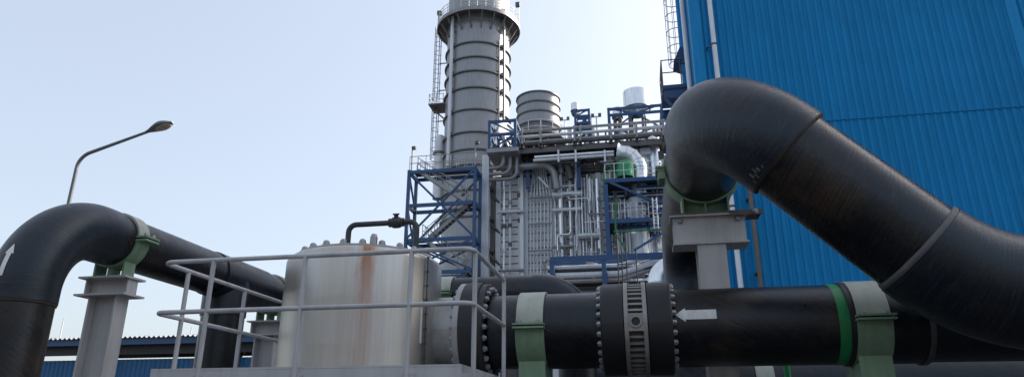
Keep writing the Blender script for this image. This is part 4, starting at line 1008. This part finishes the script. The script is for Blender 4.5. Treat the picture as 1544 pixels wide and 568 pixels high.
# ------------------------------------------------------------------ silver ducts, green tank, blue platforms at the right
GY = 47.0
dt = thing('duct_pair', (P(982, 260, Y=49.2).x, 49.2, 0), 'tall shiny silver vertical ducts left of the highest black elbow', 'duct')
for pp, r in ((976, .36), (991, .52), (983.5, .2)): vtube(dt, 'duct', 'silver', pp, 208, 420, 49.2, r, 20)
for y in (212, 262, 330): htube(dt, 'duct_strap', 'brownsteel', 968, 1003, y, 48.7, .06)
gp = P(943, 268, Y=GY)
gt = thing('green_tank', (gp.x, GY, gp.z), 'small green tank on the blue platforms below a silver duct bend', 'tank')
gr = (P(956, 255, Y=GY).x - P(930, 255, Y=GY).x) / 2; gz1 = P(943, 240, Y=GY - gr).z
MB().lathe((gp.x, GY, gp.z), ZA, [(0, gr), (gz1 - gp.z - .12, gr), (gz1 - gp.z, gr * .85), (gz1 - gp.z + .03, 0)], 32).build('shell', 'greentank', gt)
polyt(gt, 'green_pipe', 'greenline', [(911, 300), (911, 248), (932, 247)], GY - .4, .08, .4, 10)
vtube(gt, 'green_pipe', 'greenline', 922, 248, 268, GY - .1, .08)
el = thing('duct_bend', (P(965, 268, Y=GY + .75).x, GY + .75, gp.z), 'shiny silver mitred duct bend arching over the green tank', 'duct')
pts = [P(a, c, Y=GY + .75) for a, c in ((964, 300), (964, 254), (961, 243), (954, 235), (945, 231), (936, 230))]
er = .56
b = MB().tube(pts, er, 24); b.build('duct_bend_shell', 'silver', el)
for q_, d_ in ((pts[1], ZA), (pts[2], pts[3] - pts[1]), (pts[3], pts[4] - pts[2]), (pts[4], pts[5] - pts[3])):
    MB().lathe(q_, d_, [(-.02, er), (-.02, er + .03), (.02, er + .03), (.02, er)], 24).build('duct_seam', 'galv', el)
MB().lathe(pts[-1], pts[-1] - pts[-2], [(0, er), (.25, er + .16), (.24, er + .12), (0, er - .04)], 24).build('duct_flare', 'silver', el)
vtube(el, 'duct_leg', 'galv', 964, 299, 430, GY + .75, .6, 20)

bp2 = thing('pipe_platform', (P(960, 330, Y=46).x, 46, 0), 'two blue steel platforms with thin railings below the green tank', 'platform')
FY, FD = 46.0, 2.9
fx0, fx1 = P(915, 320, Y=FY).x, P(1018, 320, Y=FY).x
for y_, nm in ((270, 'upper'), (331, 'lower')):
    z = P(915, y_, Y=FY).z
    x1 = fx1 if nm == 'upper' else P(979, 331, Y=FY).x
    MB().boxmm((fx0, FY + .1, z - .02), (x1, FY + FD, z + .05)).build('deck_grating', 'grate', bp2)
    for yy in (FY, FY + FD): MB().bar((fx0, yy, z - .15), (x1, yy, z - .15), .16, .28).build('beam', 'bluesteel', bp2)
    for x in (fx0, (fx0 + x1) / 2, x1): MB().bar((x, FY + .11, z - .22), (x, FY + FD - .11, z - .18), .14, .24).build('beam', 'bluesteel', bp2)
    for i in range(8):
        x = fx0 + (x1 - fx0) * i / 7; MB().tube([(x, FY, z), (x, FY, z + 1.15)], .032, 5).build('rail_post', 'galv', bp2)
    for h in (.6, 1.15): MB().tube([(fx0, FY, z + h), (x1, FY, z + h)], .03, 5).build('hand_rail', 'galv', bp2)
for x in (fx0, fx1 + .6):
    for yy in (FY, FY + FD): MB().boxmm((x - .15, yy - .15, 0), (x + .15, yy + .15, P(915, 270, Y=FY).z - .42)).build('column', 'bluesteel', bp2)
for x0, x1, y, Y in ((960, 1014, 283, 47), (945, 1016, 293, 48), (920, 1016, 300, 49), (962, 1016, 306, 46.5), (975, 1016, 316, 47.5), (960, 1016, 323, 48.5), (978, 1018, 333, 46.2), (930, 1016, 343, 47), (965, 1016, 352, 49)):
    hbar(bp2, 'beam', 'bluesteel', x0, x1, y, min(Y, 48.6), .18, .22)
    z = P(x0, y, Y=min(Y, 48.6)).z
    for h in (.5, 1.0): MB().tube([(P(x0, y, Y=Y).x, min(Y, 48.6) - .1, z + h), (P(x1, y, Y=Y).x, min(Y, 48.6) - .1, z + h)], .025, 5).build('hand_rail', 'galv', bp2)
for y_, xa_ in ((292, 948), (317, 978)):
    q0_, q1_ = P(xa_, y_, Y=46.8), P(1018, y_, Y=46.8); MB().boxmm((q0_.x, 46.8, q0_.z - .06), (q1_.x, 48.8, q0_.z + .02)).build('deck_grating', 'grate', bp2)
seg(bp2, 'brace', 'bluesteel', (920, 275), (990, 305), FY - .1, .16); seg(bp2, 'brace', 'bluesteel', (956, 377), (1018, 340), FY - .2, .14); seg(bp2, 'brace', 'bluesteel', (985, 312), (1018, 330), FY - .2, .14)
for pp in (985, 991): vtube(bp2, 'ladder_rail', 'galv', pp, 298, 345, FY - .3, .05, 6)
for i in range(9): htube(bp2, 'ladder_rung', 'galv', 985, 991, 302 + i * 5, FY - .3, .03, 5)
for pp in (931, 937, 944, 958, 968, 1003): vtube(bp2, 'thin_post', 'galv', pp, 300, 380, FY + 1.2, .05, 6)
htube(bp2, 'green_pipe', 'greenline', 925, 1016, 349, FY - .2, .06); polyt(bp2, 'green_pipe', 'greenline', [(929, 300), (928, 352), (944, 376)], FY - .1, .07, .3)
for k in range(24):
    pp = rnd.uniform(922, 1012); y = rnd.uniform(276, 345); q = P(pp, y, Y=rnd.uniform(46.6, 49)); m = rnd.choice(('brownsteel', 'pipef', 'galv', 'bluesteel'))
    MB().tube([q, q + (XA * rnd.uniform(.5, 2) if k % 2 else ZA * rnd.uniform(.4, 1.6))], rnd.uniform(.05, .13), 7).build('small_pipe', m, bp2)
for k in range(30):
    pp = rnd.uniform(920, 1012); y0 = rnd.uniform(275, 350); vtube(bp2, 'small_pipe', rnd.choice(('galv', 'silver', 'pipef', 'brownsteel')), pp, y0, y0 + rnd.uniform(15, 60), rnd.uniform(47, 49), rnd.uniform(.03, .08), 7)
for k in range(18):
    pp = rnd.uniform(918, 990); y0 = rnd.uniform(275, 400); htube(bp2, 'small_pipe', rnd.choice(('galv', 'bluesteel', 'pipef', 'brownsteel')), pp, pp + rnd.uniform(10, 40), y0, rnd.uniform(46.5, 49), rnd.uniform(.03, .07), 7)
# cone bottomed silver vessel under the platforms
q = P(958, 350, Y=48); cz1 = P(958, 336, Y=48).z; czm = P(958, 356, Y=48).z; cz0 = P(958, 376, Y=48).z
hv = thing('hopper_vessel', (q.x, 48, 0), 'silver cone-bottomed vessel beneath the blue platforms', 'vessel')
MB().lathe((q.x, 48, 0), ZA, [(cz0, .28), (czm, .85), (cz1, .85), (cz1 + .05, 0)], 28).build('shell', 'silver', hv)
MB().tube([(q.x, 48, 0), (q.x, 48, cz0 + .05)], .3, 14).build('outlet_pipe', 'galv', hv)
for k in range(3):
    a = k * 2.1; MB().tube([(q.x + .9 * math.cos(a), 48 + .9 * math.sin(a), 0), (q.x + .9 * math.cos(a), 48 + .9 * math.sin(a), czm + .3)], .07, 7).build('leg', 'galv', hv)
# vertical silver pipes behind them
ve2 = thing('riser_bank', (P(960, 370, Y=49.4).x, 49.4, 0), 'row of bright upright pipes behind the blue platforms', 'pipes')
for pp in (925, 933, 941, 972, 981, 989, 997, 1005): vtube(ve2, 'riser_pipe', rnd.choice(('silver', 'galv', 'silver')), pp, 340, 425, 49.4, rnd.choice((.1, .16, .22)), 12)
htube(ve2, 'cross_pipe', 'galv', 922, 1008, 372, 49.0, .1)

# ------------------------------------------------------------------ low pipe way with blue beam
WY = 40.0
wz = P(832, 390, Y=WY).z
pw = thing('low_pipe_rack', (P(920, 400, Y=WY).x, WY, 0), 'long blue beam rack with grey pipes and cable trays above the main pipe', 'pipe rack')
hbar(pw, 'top_beam', 'bluesteel', 830, 1030, 392, WY, .26, .34); hbar(pw, 'top_beam', 'bluesteel', 830, 1030, 400, WY + 3, .3, .4)
for pp in (833, 912, 1000):
    vbar(pw, 'column', 'bluesteel', pp, 393, 470, WY + .02, .26, .24); vbar(pw, 'column', 'bluesteel', pp, 399, 470, WY + 3, .32, .32)
for pp in (833, 912, 1000):
    for yy in (412, 426): 
        q = P(pp, yy, Y=WY); MB().boxmm((q.x - .14, WY + .2, q.z - .1), (q.x + .14, WY + 2.85, q.z + .1)).build('cross_beam', 'bluesteel', pw)
for y, r, m, dy in ((404, .17, 'galv', .5), (415, .19, 'galv', .4), (424, .15, 'pipef', .5)):
    polyt(pw, 'rack_pipe', m, [(826, y + 1), (935, y - 3), (985, y - 19), (1010, y - 20)], WY + dy, r, 2.0, 12)
for y, dy in ((408, .3), (420, 1.0), (429, .8)):
    z = P(826, y, Y=WY + dy).z; MB().boxmm((P(826, y, Y=WY + dy).x, WY + dy, z - .08), (P(1000, y, Y=WY + dy).x, WY + dy + .5, z + .04)).build('cable_tray', 'dark' if dy != 1 else 'bluesteel', pw)
for k in range(36):
    pp = rnd.uniform(840, 1000); y = rnd.uniform(396, 432); q = P(pp, y, Y=rnd.uniform(WY + .8, WY + 3))
    MB().box(q, (rnd.uniform(.15, .5), .2, rnd.uniform(.15, .4))).build('pipe_fitting', rnd.choice(('pipef', 'galv', 'brownsteel', 'silver')), pw)
htube(pw, 'rack_pipe', 'brownsteel', 820, 1010, 436, WY + 1.5, .3); htube(pw, 'rack_pipe', 'pipef', 820, 1010, 446, WY + 1.2, .3)
for pp, Y in ((932, 34), (938, 34.4), (945, 33.6), (959, 34.2)):
    t = vtube(None, 'thin_post', 'brownsteel', pp, 330, 520, Y, .05, 6) if False else None
gs = thing('guard_rods', (P(945, 440, Y=33).x, 33, 0), 'four thin dark rods standing before the blue beam rack', 'posts')
for pp, yt in ((932, 345), (938, 372), (945, 350), (960, 374)): 
    x = P(pp, 400, Y=33).x; MB().tube([(x, 33, 0), (x, 33, P(pp, yt, Y=33).z)], .032, 7).build('rod', 'dark', gs)
MB().tube([(P(932, 400, Y=33).x, 33, P(932, 398, Y=33).z), (P(960, 400, Y=33).x, 33, P(932, 398, Y=33).z)], .03, 5).build('tie_rod', 'brownsteel', gs)
# large silver elbow beside the riser
EY = 27.0
a = P(1030, 402, Y=EY); r = .42; cxx = P(992, 402, Y=EY).x
se = thing('silver_elbow', (cxx, EY, 0), 'silver clad pipe elbow beside the black riser behind the saddle column', 'pipe')
ar = arc((cxx + .55, EY, a.z - .55), .55, ZA, -XA, 0, math.pi / 2, 12)
MB().tube([(cxx + 1.6, EY, a.z), (cxx + .56, EY, a.z)] + ar[1:] + [(cxx, EY, a.z - .6)], r, 24).build('elbow', 'silver', se)
MB().tube([(cxx, EY, a.z - .58), (cxx, EY, 0)], r - .02, 24).build('riser', 'galv', se)
MB().lathe((cxx + .78, EY, a.z), XA, [(0, r - .02), (0, r + .015), (.22, r + .015), (.22, r - .02)], 24).build('strap', 'brownsteel', se)
MB().tube([(cxx + 1.55, EY, a.z), (cxx + 1.6, EY + .1, a.z), (cxx + 1.6, EY + 3, a.z)], r - .03, 20).build('pipe_section', 'silver', se)
MB().tube([(cxx + 1.6, EY + 2.9, a.z - r + .05), (cxx + 1.6, EY + 2.9, 0)], .12, 10).build('prop', 'bluesteel', se)
